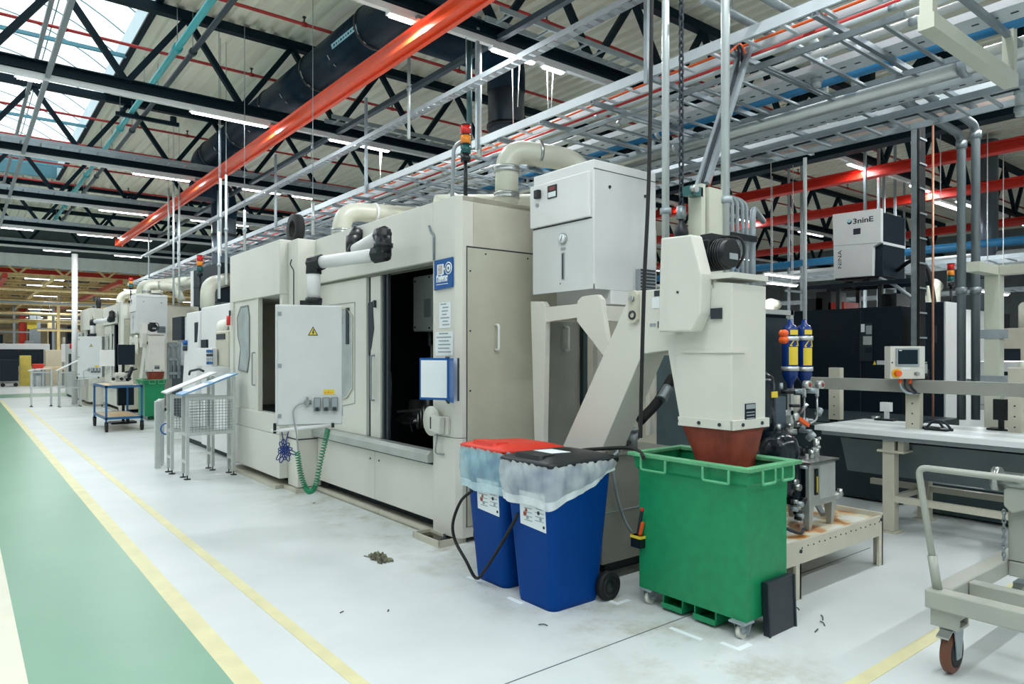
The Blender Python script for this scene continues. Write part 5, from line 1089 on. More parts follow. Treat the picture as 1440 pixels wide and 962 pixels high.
accu(4.93, 2.93, .62, 1.15, .15, 'glossy black pressure vessel below, half hidden behind the green skip', False)
fr_ = thing('equipment_rack', 'aluminium equipment rack holding the blue cylinders and hydraulic fittings', 'frame', (5.2, 3.2, .39))
for x, y in ((4.98, 3.28), (5.72, 3.28)): part(MB().box(x, y, .39, x+.045, y+.045, 2.12), 'post', ALU, fr_)
part(MB().box(4.98, 3.28, 2.08, 5.77, 3.325, 2.12).box(4.98, 3.28, 1.2, 5.77, 3.325, 1.24), 'rail', ALU, fr_); part(MB().box(5.03, 3.3, 1.25, 5.7, 3.31, 2.05), 'back_plate', DARK, fr_)
for i, u in enumerate((1111, 1131)):
    Y = 3.16; X = cabX(u, Y); z0, z1 = onY(u, 538, Y)[2], onY(u, 456, Y)[2]; r = .064; h = z1-z0
    t = thing('gas_cylinder', f'blue gas cylinder with yellow warning label, {["left", "right"][i]} of the pair', 'gas cylinder', (X, Y, z0), 'blue gas cylinders')
    part(MB().lathe((X, Y, z0), [(0, -.05), (.02, -.05), (.03, 0), (r*.8, .03), (r, .07), (r, h-.05), (r*.8, h-.015), (.025, h), (.02, h+.04), (0, h+.04)], 20), 'shell', BLUEC, t)
    for z in (z0+.10, z1-.14): part(MB().lathe((X, Y, z), [(r, 0), (r+.008, 0), (r+.008, .035), (r, .035)], 20), 'clamp_band', ALU, t)
    def patch(g0, g1, za, zb, nm, mt, lab=None, rr=.0015):
        vs = []; n = 8
        for k in range(n+1):
            g = g0+(g1-g0)*k/n
            for z in (za, zb): vs.append((X+(r+rr)*math.cos(g), Y+(r+rr)*math.sin(g), z))
        return part(MB().add(vs, [(2*k, 2*k+2, 2*k+3, 2*k+1) for k in range(n)], True), nm, mt, t, lab)
    patch(-2.75, -1.4, z0+.15, z0+.30, 'warning_label', YELLOWS, 'yellow label'); patch(-2.6, -1.4, z1-.09, z1-.05, 'top_label', YELLOWS)
    m = MB()
    for g0, za, g1, zb in ((-2.6, z0+.31, -1.5, z0+.31), (-2.6, z0+.31, -1.75, z0+.39), (-1.75, z0+.39, -1.5, z0+.31)): m.bar((X+(r+.003)*math.cos(g0), Y+(r+.003)*math.sin(g0), za), (X+(r+.003)*math.cos(g1), Y+(r+.003)*math.sin(g1), zb), .008)
    part(m, 'warning_triangle', YELLOWS, t)
for k, v in enumerate((469, 478)):
    p = onY(1102, v, 3.0); single(MB().lathe(p, [(0, -.034), (.024, -.03), (.032, -.01), (.03, .02), (.018, .034), (0, .036)], 14, 'y'), 'orange_knob', ORANGEK, f'round orange valve knob beside the blue gas cylinders, {["upper", "lower"][k]} one', 'knob')
vf = thing('valve_manifold', 'silver valve manifold with gauges under the blue gas cylinders', 'valve', (5.25, 3.0, 1.1))
R = random.Random(9)
for k in range(26):
    u, v = R.uniform(1098, 1152), R.uniform(545, 640); p = Vector(onY(u, v, 3.0+.1*R.random())); d = Vector((R.choice((0, 1)), -R.choice((0, 1)), R.choice((0, 1)))) or Vector((0, 0, 1)); part(MB().cyl(p, p+d.normalized()*(.05+.06*R.random()), .012+.018*R.random(), n=9), 'fitting', (CHROME, GALVL, STEELG, BLACK)[k % 4], vf)
for u in (1131, 1149):
    p = Vector(onY(u, 541, 3.02)); part(MB().cyl(p, p+Vector((0, -.05, 0)), .034, n=14).cyl(p+Vector((0, 0, -.1)), p, .016, n=8), 'regulator_head', ALU, vf); part(MB().cyl(p+Vector((0,-.055,-.0)), p+Vector((0, -.05, 0)), .018, n=12), 'regulator_dial', RUST, vf); part(MB().tube(fil([p+Vector((0, 0, -.1)), p+Vector((0, 0, -.3)), p+Vector((-.12, 0, -.32))], .05), .009, 7), 'line', CHROME, vf)
p = Vector(onY(1118, 586, 2.92)); part(MB().lathe(p, [(0, -.02), (.03, -.02), (.034, 0), (0, 0)], 16, 'y'), 'gauge', ALU, vf)
part(MB().bar(onY(1122, 588, 2.92), onY(1136, 598, 2.92), .03), 'red_lever', ORANGEK, vf, 'orange lever'); part(MB().box(5.05, 3.02, 1.15, 5.2, 3.12, 1.4), 'valve_body', mat('blue_grey', (88, 104, 116), .4, .3, var=.05), vf, bev=.01)
# ================================================================ RIGHT SIDE: TRANSFER LINE, MACHINES, CART
tl = thing('transfer_line', 'long white aluminium transfer conveyor on cream legs with grey guard rail', 'conveyor', (7.5, 1.9, 0))
for k in range(5):
    x0 = 7.02+k*.215; part(MB().box(x0, -1.5, .96, x0+.20, 3.74, 1.0), 'profile_strip', mat('strip_a', (206, 212, 212), .4, var=.03) if k % 2 else mat('strip_b', (228, 233, 233), .4, var=.02), tl, bev=.004)
part(MB().box(7.0, -1.5, .945, 7.03, 3.75, .995), 'edge_profile', mat('strip_b', (228, 233, 233)), tl); part(MB().box(7.05, -1.5, .90, 8.05, 3.7, .96), 'bed', PRINT, tl)
def leg(x, y, w=.11): return MB().box(x-w/2, y-w/2, .015, x+w/2, y+w/2, .90)
for x, y in ((7.14, 3.05), (7.95, 3.05), (7.14, .6), (7.95, .6)):
    l = part(leg(x, y), 'leg', CREAM2, tl, bev=.006); part(MB().box(x-.09, y-.09, 0, x+.09, y+.09, .015), 'foot', CREAM2, l); part(MB().box(x-.07, y-.15, .78, x+.2, y+.1, .80).box(x-.03, y-.13, .80, x+.1, y-.08, .90), 'bracket', CREAM2, l)
part(MB().box(7.1, -1.5, .30, 7.16, 3.0, .36), 'lower_rail', CREAM2, tl); part(MB().box(7.92, -1.5, .30, 7.98, 3.6, .36), 'lower_rail', CREAM2, tl); part(MB().box(7.14, 3.02, .30, 7.95, 3.07, .35), 'lower_rail', CREAM2, tl)
part(MB().box(7.28, -1.5, 1.36, 7.33, 3.95, 1.485), 'guard_rail', mat('grey_rail', (160, 162, 154), .4, .3, var=.08), tl, bev=.004)
for u0, u1, X, vt in ((1165, 1181, 7.75, 517), (1273, 1293, 7.36, 540), (1417, 1437, 7.75, 517)):
    a, b = onX(u0, vt, X), onX(u1, vt, X); p_ = part(MB().box(X, b[1], .994, X+.09, a[1], a[2]), 'post', CREAM2, tl, bev=.005)
    for k in range(3): part(MB().cyl((X-.004, (a[1]+b[1])/2, 1.05+.1*k), (X, (a[1]+b[1])/2, 1.05+.1*k), .008, n=6), 'hole', INK, p_)
for i, (u, v) in enumerate(((1247, 592), (1310, 604), (1320, 606), (1408, 606))):
    p = onZ(u, v, .994); t = thing('fixture', f'small black and white clamp fixture on the transfer line, {ORD[i]} from the left', 'fixture', p, 'fixtures on the transfer line')
    part(MB().box(p[0]-.08, p[1]-.1, .994, p[0]+.08, p[1]+.1, 1.02), 'base', BLACK, t)
    if i in (0, 3): part(MB().box(p[0]-.02, p[1]-.02, 1.02, p[0]+.02, p[1]+.02, 1.12).box(p[0]-.03, p[1]-.05, 1.1, p[0]+.03, p[1]+.06, 1.2 if i == 0 else 1.3), 'head', WHITE if i == 0 else BLACK, t)
    else: part(MB().tube(spl([(p[0], p[1]-.12, 1.0), (p[0], p[1]-.05, 1.08), (p[0], p[1]+.05, 1.08), (p[0], p[1]+.12, 1.0)], 5), .012, 6), 'cable', INK, t)
t = thing('drip_trough', 'dark grey trough slung beneath the white transfer line', 'trough', (7.5, 2, .4)); part(MB().prism([(7.25, .86), (7.85, .86), (7.75, .50), (7.4, .50)], 'y', 1.9, 3.6), 'trough', mat('trough_grey', (92, 104, 106), .5, .1, var=.08), t); part(MB().box(7.3, 1.0, .45, 7.9, 1.7, .86), 'end_box', SLATE, t)
# operator panel
w = 6.75; ctr2 = atw(1276, w)
op = thing('operator_panel', 'cream operator touch panel with red stop button on the guard rail', 'control panel', (ctr2.x, ctr2.y, 0), rz=-TH)
def px_(u): return (u-1276)*w/FOC
def pz_(v): return H+(HY-v)*w/FOC
part(MB().box(px_(1252), 0, pz_(533), px_(1301), .11, pz_(487)), 'housing', CREAM, op, bev=.006)
bez = part(MB().box(px_(1259.5), -.012, pz_(515), px_(1292), 0, pz_(490)), 'bezel', PRINT, op); part(MB().box(px_(1262), -.015, pz_(512), px_(1289.5), -.012, pz_(492)), 'screen', SCREEN, bez)
part(MB().box(px_(1263), -.016, pz_(493.5), px_(1267), -.015, pz_(492.5)), 'screen_mark', WHITEP, bez)
st_ = part(MB().cyl((px_(1260.5), -.008, pz_(525)), (px_(1260.5), 0, pz_(525)), .045, n=20), 'stop_plate', YELK, op, 'yellow plate'); part(MB().cyl((px_(1260.5), -.05, pz_(525)), (px_(1260.5), -.008, pz_(525)), .028, n=18), 'stop_button', ORANGEK, st_, 'red stop button')
part(MB().box(px_(1268), -.004, pz_(520), px_(1280), 0, pz_(516.5)), 'label', PAPER, op); part(MB().cyl((px_(1288), -.04, pz_(525.5)), (px_(1288), 0, pz_(525.5)), .018, n=12), 'key_switch', CHROME, op); part(MB().cyl((px_(1254.5), -.004, pz_(510)), (px_(1254.5), 0, pz_(510)), .008, n=8), 'lamp', INK, op)
part(MB().box(px_(1301), .02, pz_(525), px_(1306), .08, pz_(512)), 'side_sockets', CHROME, op)
for k, u in enumerate((1270, 1277, 1285)): part(MB().tube(spl([(px_(u), .05, pz_(533)), (px_(u), .04, pz_(545)), (px_(u+8), .02, pz_(553)), (px_(1297), .03, pz_(553-2*k))], 6), .011, 6), 'cable', INK if k else GALVL, op)
for u in (1270, 1284): part(MB().cyl((px_(u), .05, pz_(540)), (px_(u), .05, pz_(533)), .016, n=8), 'gland', ORANGEK, op)
part(MB().box(px_(1294), .03, pz_(553), px_(1306), .1, pz_(538)), 'junction_box', BLACK, op)
# navy machining cell with oil mist unit above
nm = thing('navy_machine', 'dark navy enclosed machine behind the blue gas cylinders', 'machine', (11.5, 5.5, 0))
part(MB().box(10.7, 4.42, .05, 12.6, 7.6, 2.43), 'enclosure', NAVY, nm, bev=.01)
for y in (5.0, 5.9): part(MB().box(10.693, y, .1, 10.7, y+.008, 2.4), 'panel_seam', INK, nm)
a, b = onX(1209, 455, 10.69), onX(1227, 508, 10.69); wn = part(MB().box(10.685, b[1], b[2], 10.695, a[1], a[2]), 'control_bay', DARK, nm)
for u0, v0, u1, v1, mt in ((1211, 456, 1216, 467, PAPER), (1218, 458, 1226, 470, PRINT), (1214, 473, 1226, 485, ALU), (1217, 489, 1226, 496, SLATE)):
    a, b = onX(u0, v0, 10.684), onX(u1, v1, 10.684); part(MB().box(10.676, b[1], b[2], 10.685, a[1], a[2]), 'device', mt, wn)
a, b = onX(1233, 507, 10.69), onX(1245, 513, 10.69); part(MB().box(10.69, b[1], b[2], 10.7, a[1], a[2]), 'white_label', PAPER, nm)
tr = [onX(u, v, 10.69)[1:] for u, v in ((1227.5, 513), (1232, 513), (1229.8, 507.5))]; part(MB().prism(tr, 'x', 10.69, 10.7), 'warning_triangle', YELLOWS, nm)
for k in range(9): a = onX(1198, 461+4.2*k, 10.693); b = onX(1206, 463+4.2*k, 10.693); part(MB().box(10.693, b[1], b[2], 10.699, a[1], a[2]), 'vent_slot', SLATE, nm)
for k, (u, h, mt) in enumerate(((1148, .2, BLACK), (1160, .3, BLACK), (1178, .12, REDL), (1250, .2, BLACK))):
    a = onX(u, 435, 11.0); part(MB().box(10.9, a[1]-.15, 2.43, 11.4, a[1]+.1, 2.43+h), 'roof_device', mt, nm)
mu = thing('mist_filter_unit', 'white and dark oil mist filter unit mounted high above the navy machine', 'filter unit', (11.1, 5.06, 2.7))
NX = 10.7
part(MB().box(NX+.05, 4.7, 2.88, 11.5, 5.42, 3.84), 'body', SLATE, mu, bev=.012); part(MB().box(NX+.05, 4.69, 3.36, 11.5, 4.7, 3.40), 'side_trim', WHITE, mu)
fp = part(MB().prism(PX(NX, (1172, 302), (1240, 293), (1240, 341), (1229, 347), (1228, 388), (1174, 392), (1173, 345)), 'x', NX-.03, NX+.05), 'front_cover', WHITE, mu, bev=.006)
a, b = onX(1172, 346, NX-.032), onX(1240, 341, NX-.032); part(MB().bar((NX-.031, a[1], a[2]), (NX-.031, b[1], b[2]), .006), 'cover_seam', PRINT, fp)
a, b = onX(1200, 322, NX-.032), onX(1210, 329, NX-.032); part(MB().box(NX-.034, b[1], b[2], NX-.03, a[1], a[2]), 'window', INK, fp)
c = onX(1194.5, 311.5, NX-.032); part(MB().cyl((NX-.034, c[1], c[2]-.01), (NX-.03, c[1], c[2]-.01), .035, n=14), 'logo_drop', NAVY, fp); part(MB().cyl((NX-.036, c[1]+.004, c[2]+.008), (NX-.03, c[1]+.004, c[2]+.008), .028, n=14), 'logo_top', mat('pale_cyan', (176, 214, 222), .4, var=0), fp)  # printed drop: dark lower half, pale top
text('3ninE', .11, onX(1199, 315, NX-.032), RX, (0,0,1), INK, fp, width=.30, bold=.002)
text('NINA', .085, onX(1183.5, 378, NX-.032), (0,0,1), (0,1,0), INK, fp, width=.28)
for y in (4.75, 5.38):
    for x in (10.75, 11.4): part(MB().box(x, y-.03, 2.43, x+.06, y+.03, 2.80), 'support_leg', BLACK, mu)
pass; part(MB().box(10.7, 4.3, 2.76, 10.76, 5.9, 2.82).box(11.4, 4.3, 2.76, 11.46, 5.9, 2.82), 'support_rail', SLATE, mu)
part(MB().cyl((10.9, 5.2, 2.80), (10.9, 5.34, 2.80), .06, n=12).cyl((10.8, 4.9, 2.83), (10.8, 5.0, 2.83), .04, n=10), 'drain_motor', BLACK, mu)
part(MB().tube(spl([(10.75, 4.75, 2.86), (10.75, 4.55, 2.75), (10.75, 4.3, 2.55), (10.8, 4.1, 2.45)], 6), .025, 8), 'drain_hose', GALVL, mu); part(MB().tube(spl([(11.2, 4.69, 3.0), (11.0, 4.4, 3.1), (10.9, 4.15, 2.95), (10.9, 4.05, 2.4)], 8), .03, 8), 'black_hose', RUBBER, mu)
t = thing('machine_cabinet', 'tall slate and white machine cabinet right of the navy machine', 'cabinet', (11.0, 4.05, 0)); part(MB().box(10.7, 3.87, .05, 11.35, 4.30, 2.46), 'housing', SLATE, t, bev=.008); part(MB().box(10.72, 3.85, .7, 11.35, 3.87, 2.46), 'white_end', WHITE, t); a = onX(1314, 470, 10.69); part(MB().box(10.69, a[1]-.03, a[2]-.12, 10.7, a[1]+.03, a[2]+.12), 'recess', INK, t)
bgs = [((11.9, 2.9, .9), (13.4, 3.9, 1.62), WHITE2, 'pale grey machine casing behind the two grey pipes'), ((9.9, 1.7, 1.55), (10.6, 2.6, 2.1), WHITE, 'white machine cabinet at the right edge above the guard rail'), ((13.5, 2.2, 1.6), (15, 3.6, 2.5), CREAM2, 'cream machine block seen between the grey pipes'),
       ((14.5, 5.2, 0), (16.5, 8.2, 2.6), WHITE2, 'white machine standing far behind the oil mist unit'), ((16.5, 3.0, 0), (18.5, 4.4, 2.6), WHITE, 'white machine far back right of the cable ladder'), ((20, 7.5, 0), (22, 11.5, 2.7), SLATE, 'dark machine in the far right bay under the red rails'), ((14.2, 8.6, 0), (16, 12, 2.4), CREAM2, 'cream machine far behind the conveyor head'), ((18.5, 4.8, 0), (20, 6.5, 2.3), CREAM2, 'cream machine in the far bay beneath the black vertical duct')]
for k, (p, q, mt, lb) in enumerate(bgs):
    t = thing('background_machine', lb, 'machine', ((p[0]+q[0])/2, (p[1]+q[1])/2, p[2])); part(MB().box(*p, *q), 'casing', mt, t, bev=.01)
    h = q[2]-p[2]; part(MB().box(p[0]-.012, p[1]+.2*(q[1]-p[1]), p[2]+.35*h, p[0], p[1]+.7*(q[1]-p[1]), p[2]+.8*h), 'door_window', SLATE if mt is not SLATE else WHITE2, t)
    part(MB().box(p[0]-.006, p[1]+.02, p[2]+.1*h, p[0], q[1]-.02, p[2]+.12*h), 'seam', PRINT, t)
    if p[2] == 0: part(MB().tube(fil([(p[0]+.5, p[1]+.4, q[2]-.02), (p[0]+.5, p[1]+.4, q[2]+.5), (p[0]+1.2, p[1]+.6, q[2]+.5)], .2), .12, 14), 'roof_duct', BEIGED, t); part(MB().box(p[0]+.2, p[1]+.8, q[2], p[0]+.9, p[1]+1.3, q[2]+.35), 'roof_box', BLACK, t)
for k, (p, q, lb) in enumerate((((8.25, -1, .02), (9.6, 3.2, .34), 'low dark machine base on the floor beyond the transfer line'), ((8.4, 3.5, .02), (10.2, 6.2, .9), 'dark machine base between the transfer line and navy machine'), ((9.0, 1.2, .4), (9.9, 2.5, 1.35), 'dark pump unit behind the guard rail at the right'))):
    t = thing('auxiliary_machine', lb, 'machine', ((p[0]+q[0])/2, (p[1]+q[1])/2, p[2])); part(MB().box(*p, *q), 'base', (TEALD, DARK, DARK)[k], t, bev=.01); part(MB().box(p[0]-.02, p[1]+.1, q[2]-.06, p[0], q[1]-.1, q[2]-.02), 'edge', STEELG, t)
    for j in range(5): part(MB().cyl((p[0]+.1, p[1]+.3+.5*j, q[2]), (p[0]+.1, p[1]+.3+.5*j, q[2]+.1+.1*(j % 3)), .05, n=10), 'device', (CHROME, BLACK, BEIGED)[j % 3], t)
# cream portal, grey pipes, cable riser
t = thing('cream_portal', 'cream box-section portal with column behind the guard rail at the right', 'portal', (8.5, 2.6, 0)); X = cabX(1398, 2.6)
part(MB().box(X-.07, 2.53, 0, X+.07, 2.67, onY(1398, 388, 2.6)[2]), 'column', BEIGED, t, bev=.006); zz = onY(1398, 388, 2.6)[2]
part(MB().box(X-.6, 2.54, zz, X+.08, 2.66, zz+.10), 'beam', BEIGED, t, bev=.005); part(MB().box(X-.05, .5, zz, X+.07, 2.54, zz+.10), 'beam', BEIGED, t, bev=.005)
for z in (1.42, 1.9): part(MB().box(X-.085, 2.5, z, X+.085, 2.7, z+.09), 'clamp', GALVL, t)
for i, (u, Y, z0, zt) in enumerate(((1352, 3.0, 1.0, 190), (1372, 2.9, 1.0, 176))):
    X = cabX(u, Y); z1 = onY(u, zt, Y)[2]
    t = thing('grey_pipe', f'grey vertical pipe rising behind the guard rail, {["left", "right"][i]} one of the pair', 'pipe', (X, Y, z0)); part(MB().tube(fil([(X, Y, z0), (X, Y, z1), (X-1.6, Y, z1+.05)], .15), .045, 12), 'tube', mat('pipe_grey', (128, 138, 142), .4, .5, var=.1), t)
    for z in (1.35, 2.4, z1-.15): part(MB().cyl((X, Y, z), (X, Y, z+.08), .058, n=12), 'coupling', STEELG, t)
X = cabX(1289, 3.6); t = thing('cable_riser', 'vertical cable ladder filled with black cables rising behind the operator panel', 'cable ladder', (X, 3.6, 1.5))
z1 = onY(1289, 168, 3.6)[2]
for s in (-.1, .1): part(MB().box(X+s-.01, 3.56, 1.5, X+s+.01, 3.62, z1), 'rail', STEELG, t)
me = MB().box(X-.1, 3.52, 0, X+.1, 3.527, .02).mesh('rung', OFF[t.name]); me.materials.append(GALVL)
for k in range(11): o = part(me, 'rung', GALVL, t); o.location.z = 1.62+k*.3
for k in range(4): part(MB().tube(spl([(X-.07+.045*k, 3.55, 1.5), (X-.065+.045*k, 3.55, 2.6), (X-.07+.045*k, 3.55, z1)], 5), .021, 7), 'cable', RUBBER, t)
pole('thin_pipe', 1312, 3.7, 0, 5.0, .013, 'thin orange-tinged copper pipe right of the cable riser', mat('copper_pipe', (204, 150, 124), .4, .3, var=.05), 'pipe')
pole('thin_pole', 1132, 5.0, 1.2, onY(1132, 222, 5.0)[2], .026, 'thin white pole rising between conveyor head and oil mist unit', PIPEW)
# far services in the right bay
for i, (X, z, mt, r, lb) in enumerate(((16.2, H+2.2, BLUEP, .08, 'blue pipe in the right bay under the red rail'), (17.0, H+1.9, PIPEW, .09, 'pale pipe in the far right bay, nearer one'), (20.0, H+2.4, PIPEW, .1, 'pale pipe in the far right bay, farther one'), (22.5, H+3.0, BLUEP, .09, 'blue pipe far back in the right bay'))):
    run(X, z, r, mt, lb, y0=-1, y1=30, clips=False)
for i, (X, z) in enumerate(((15.6, H+1.75), (18.8, H+2.1), (21.5, H+1.6))):
    ladder('cable_ladder', (X, 0, z), (X, 28, z), .7, 'y', f'pale cable ladder in the far right bay, {ORD[i]} from the long girder', .33, (.03, .08), GALVL, 'ladders of the right bay')
for i, (X, Y) in enumerate(((14.6, 6.6), (15.8, 4.1), (17.5, 7.5), (19.3, 5.0), (16.6, 9.4), (21.3, 8.6), (18.2, 3.4))):
    t = thing('hanging_gantry', f'pale hanging gantry with posts in the far right bay, {ORD[i]} one', 'gantry', (X, Y, 2.4), 'hanging gantries of the right bay')
    for dx in (-.3, .3): part(MB().bar((X+dx, Y, 2.4), (X+dx, Y, 7.16), .05), 'post', GALVL, t)
    for z in (3.3, 4.0): part(MB().bar((X-.45, Y, z), (X+.45, Y, z), .05), 'cross_bar', GALVL, t)
for i, (u, v, Y) in enumerate(((1100, 388, 7.5), (1335, 290, 5.0), (1400, 412, 4.4), (1100, 400, 8.5))):
    strip_light(cabX(u, Y)-.6, cabX(u, Y)+.6, Y, onY(u, v, Y)[2], f'low strip light lit among the far machines of the right bay, {ORD[i]} one', 'low lamps of the right bay', ZB-.1)
s3 = stack(cabX(1337, 4.6), 4.6, 2.4, 'black stack light standing far right behind the grey pipes', 1.2); part(MB().cyl((s3.location.x, 4.6, 0), (s3.location.x, 4.6, 2.41), .03, n=8), 'post', BLACK, s3)

# ---------------------------------------------------------------- grey transport cart at the right edge
ca = thing('transport_cart', 'grey steel frame transport cart with tubular handle and brown castor', 'cart', (4.9, .9, 0))
CZ0, CZ1 = .35, .45
part(MB().box(4.16, -.4, CZ0, 4.26, 1.60, CZ1), 'frame_beam', CARTG, ca, bev=.008); part(MB().box(4.26, 1.50, CZ0, 5.7, 1.60, CZ1), 'frame_beam', CARTG, ca, bev=.008)
part(MB().box(4.50, -.4, CZ0+.01, 4.58, 1.50, CZ1-.005), 'frame_beam', CARTG, ca, bev=.008); part(MB().box(5.16, -.4, CZ0, 5.24, 1.50, CZ1-.005), 'frame_beam', CARTG, ca, bev=.008); part(MB().box(5.62, -.4, CZ0, 5.7, 1.5, CZ1), 'frame_beam', CARTG, ca, bev=.008)
htop = onX(1291, 657, 4.24); hb = Vector((4.22, 1.555, CZ1-.01))
hd = part(MB().tube(fil([hb, Vector(htop), (htop[0], -.3, htop[2]), (4.22, -.36, CZ1)], .05, 6), .018, 12), 'handle', CARTG, ca, 'bent tube handle'); part(MB().cyl(hb, hb+(Vector(htop)-hb)*.28, .024, n=12), 'handle_socket', CARTG, hd)
part(MB().box(4.19, 1.44, .31, 4.33, 1.58, .35).box(4.19, 1.44, .27, 4.205, 1.58, .31).box(4.315, 1.44, .27, 4.33, 1.58, .31).box(4.19, 1.44, .255, 4.33, 1.58, .27), 'castor_mount', CARTG, ca)
def bigcastor(x, y, mtw):
    r = .115; w = part(MB().lathe((x, y, r), [(0, -.026), (r*.72, -.026), (r*.9, -.024), (r, -.015), (r, .015), (r*.9, .024), (r*.72, .026), (0, .026)], 26, 'y'), 'wheel', mtw, ca, 'brown tread wheel' if mtw is WHEELO else None)
    part(MB().lathe((x, y, r), [(0, -.032), (r*.3, -.032), (r*.62, -.028), (r*.7, -.029), (r*.7, .029), (r*.3, .032), (0, .032)], 20, 'y'), 'hub', RUBBER if mtw is WHEELO else CARTG, w)
    m = MB()
    for s in (-1, 1): m.prism([(x-.03, r-.03), (x+.03, r-.03), (x+.06, .25), (x-.06, .25)], 'y', y+s*.036-.003, y+s*.036+.003)
    m.box(x-.06, y-.04, .238, x+.06, y+.04, .256).cyl((x, y-.045, r), (x, y+.045, r), .014, n=8); part(m, 'castor_fork', GALVL, ca)
    part(MB().prism([(x-.13, .225), (x-.05, .256), (x-.05, .25), (x-.13, .215)], 'y', y-.03, y+.03), 'brake_pedal', CHROME, ca)
bigcastor(4.26, 1.50, WHEELO); bigcastor(5.45, 1.50, RUBBER)
up = part(MB().box(5.16, 1.40, CZ1, 5.26, 1.50, .92), 'upright', CARTG, ca, bev=.006); part(MB().prism([(1.36, .80), (1.46, .76), (1.50, .80), (1.50, .90), (1.46, .94), (1.36, .94)], 'x', 5.08, 5.16), 'winch_plate', CARTG, up, bev=.006)
for k in range(12): part(MB().tube([(5.12+(.009*math.cos(g) if k % 2 else .002*k % .004), 1.51+(0 if k % 2 else .009*math.cos(g)), .75-k*.026+.019*math.sin(g)) for g in [j*math.pi/5 for j in range(11)]], .005, 5, False), 'chain_link', STEELG, up)
part(MB().cyl((5.1, 1.55, .96), (5.1, 1.2, .96), .05, n=16).cyl((5.1, 1.56, .96), (5.1, 1.52, .96), .075, n=16), 'winch_motor', CHROME, ca)
# ================================================================ LEFT SIDE: STANDS, TROLLEY, SECOND MACHINE, FAR HALL
def stand(x0, x1, y0, y1, label, zl=1.15, zr=1.40, blue=True):
    t = thing('document_stand', label, 'stand', ((x0+x1)/2, (y0+y1)/2, 0), 'aluminium document stands')
    s = .042
    for x, z in ((x0, zl), (x1-s, zr)):
        for y in (y0, y1-s):
            l = part(MB().box(x, y, .06, x+s, y+s, z), 'post', ALU, t); part(MB().cyl((x+s/2, y+s/2, .01), (x+s/2, y+s/2, .06), .008, n=6).cyl((x+s/2, y+s/2, 0), (x+s/2, y+s/2, .012), .045, n=12), 'foot', BLACK, l)
    zb = .60
    for y in (y0, y1-s): part(MB().box(x0+s, y, zb, x1-s, y+s, zb+s).box(x0+s, y, zl-.06, x1-s, y+s, zl-.06+s), 'cross_bar', ALU, t)
    for x in (x0, x1-s): part(MB().box(x, y0+s, zb, x+s, y1-s, zb+s).box(x, y0+s, .22, x+s, y1-s, .22+s), 'side_bar', ALU, t)
    m = MB(); n = 13
    for k in range(1, n): x = x0+s+(x1-x0-2*s)*k/n; m.bar((x, y0+.02, zb+s), (x, y0+.02, zl-.06), .006)
    for k in range(1, 11): z = zb+s+(zl-.06-zb-s)*k/11; m.bar((x0+s, y0+.02, z), (x1-s, y0+.02, z), .006)
    part(m, 'wire_mesh', mat('mesh_wire', (146, 154, 156), .5, .3, var=0), t, kind='stuff')
    part(MB().add([(x0-.06, y0-.05, zl+.01), (x1+.02, y0-.05, zr+.04), (x1+.02, y1+.05, zr+.04), (x0-.06, y1+.05, zl+.01), (x0-.06, y0-.05, zl+.03), (x1+.02, y0-.05, zr+.06), (x1+.02, y1+.05, zr+.06), (x0-.06, y1+.05, zl+.03)], [(0,3,2,1),(4,5,6,7),(0,1,5,4),(1,2,6,5),(2,3,7,6),(3,0,4,7)]), 'sloped_board', mat('blue_board', (110, 156, 196), .4, var=.02) if blue else WHITE2, t)
    for k in range(2):
        a = .12+.45*k; b = a+.36; za = lambda f: zl+.032+(zr-zl+.03)*f; xa = lambda f: x0-.06+(x1-x0+.08)*f
        part(MB().add([(xa(a), y0-.02, za(a)), (xa(b), y0-.02, za(b)), (xa(b), y1+.02, za(b)), (xa(a), y1+.02, za(a))], [(0, 1, 2, 3)]), 'sheet', PAPER, t)
    return t
stand(2.44, 3.10, 10.29, 10.56, 'aluminium mesh document stand with blue sloped top, nearest beside the cream machine')
stand(2.38, 2.98, 10.90, 11.17, 'aluminium mesh document stand directly behind the nearest one', blue=False)
stand(1.80, 2.38, 27.2, 27.5, 'aluminium mesh stand farthest left down the aisle', 1.15, 1.2, False); stand(2.5, 3.12, 26.5, 26.9, 'aluminium mesh stand at the far machine, right of the farthest one', 1.15, 1.5, False)
single(MB().tube([(2.40+.07*math.cos(g), 11.3, .62+.08*math.sin(g)) for g in [k*.45 for k in range(29)]], .012, 6), 'air_hose', mat('blue_hose_light', (40, 96, 160), .4, var=0), 'coiled blue hose hanging on the rear document stand', 'hose')
# small bollards beside the stands
for k, (x, y) in enumerate(((2.35, 11.6), (2.43, 11.85), (2.5, 12.1))):
    single(MB().box(x-.04, y-.04, 0, x+.04, y+.04, 1.02), 'aluminium_post', ALU, f'short aluminium post behind the document stands, {ORD[k]} from the camera', 'post', 'short aluminium posts', bev=.005)
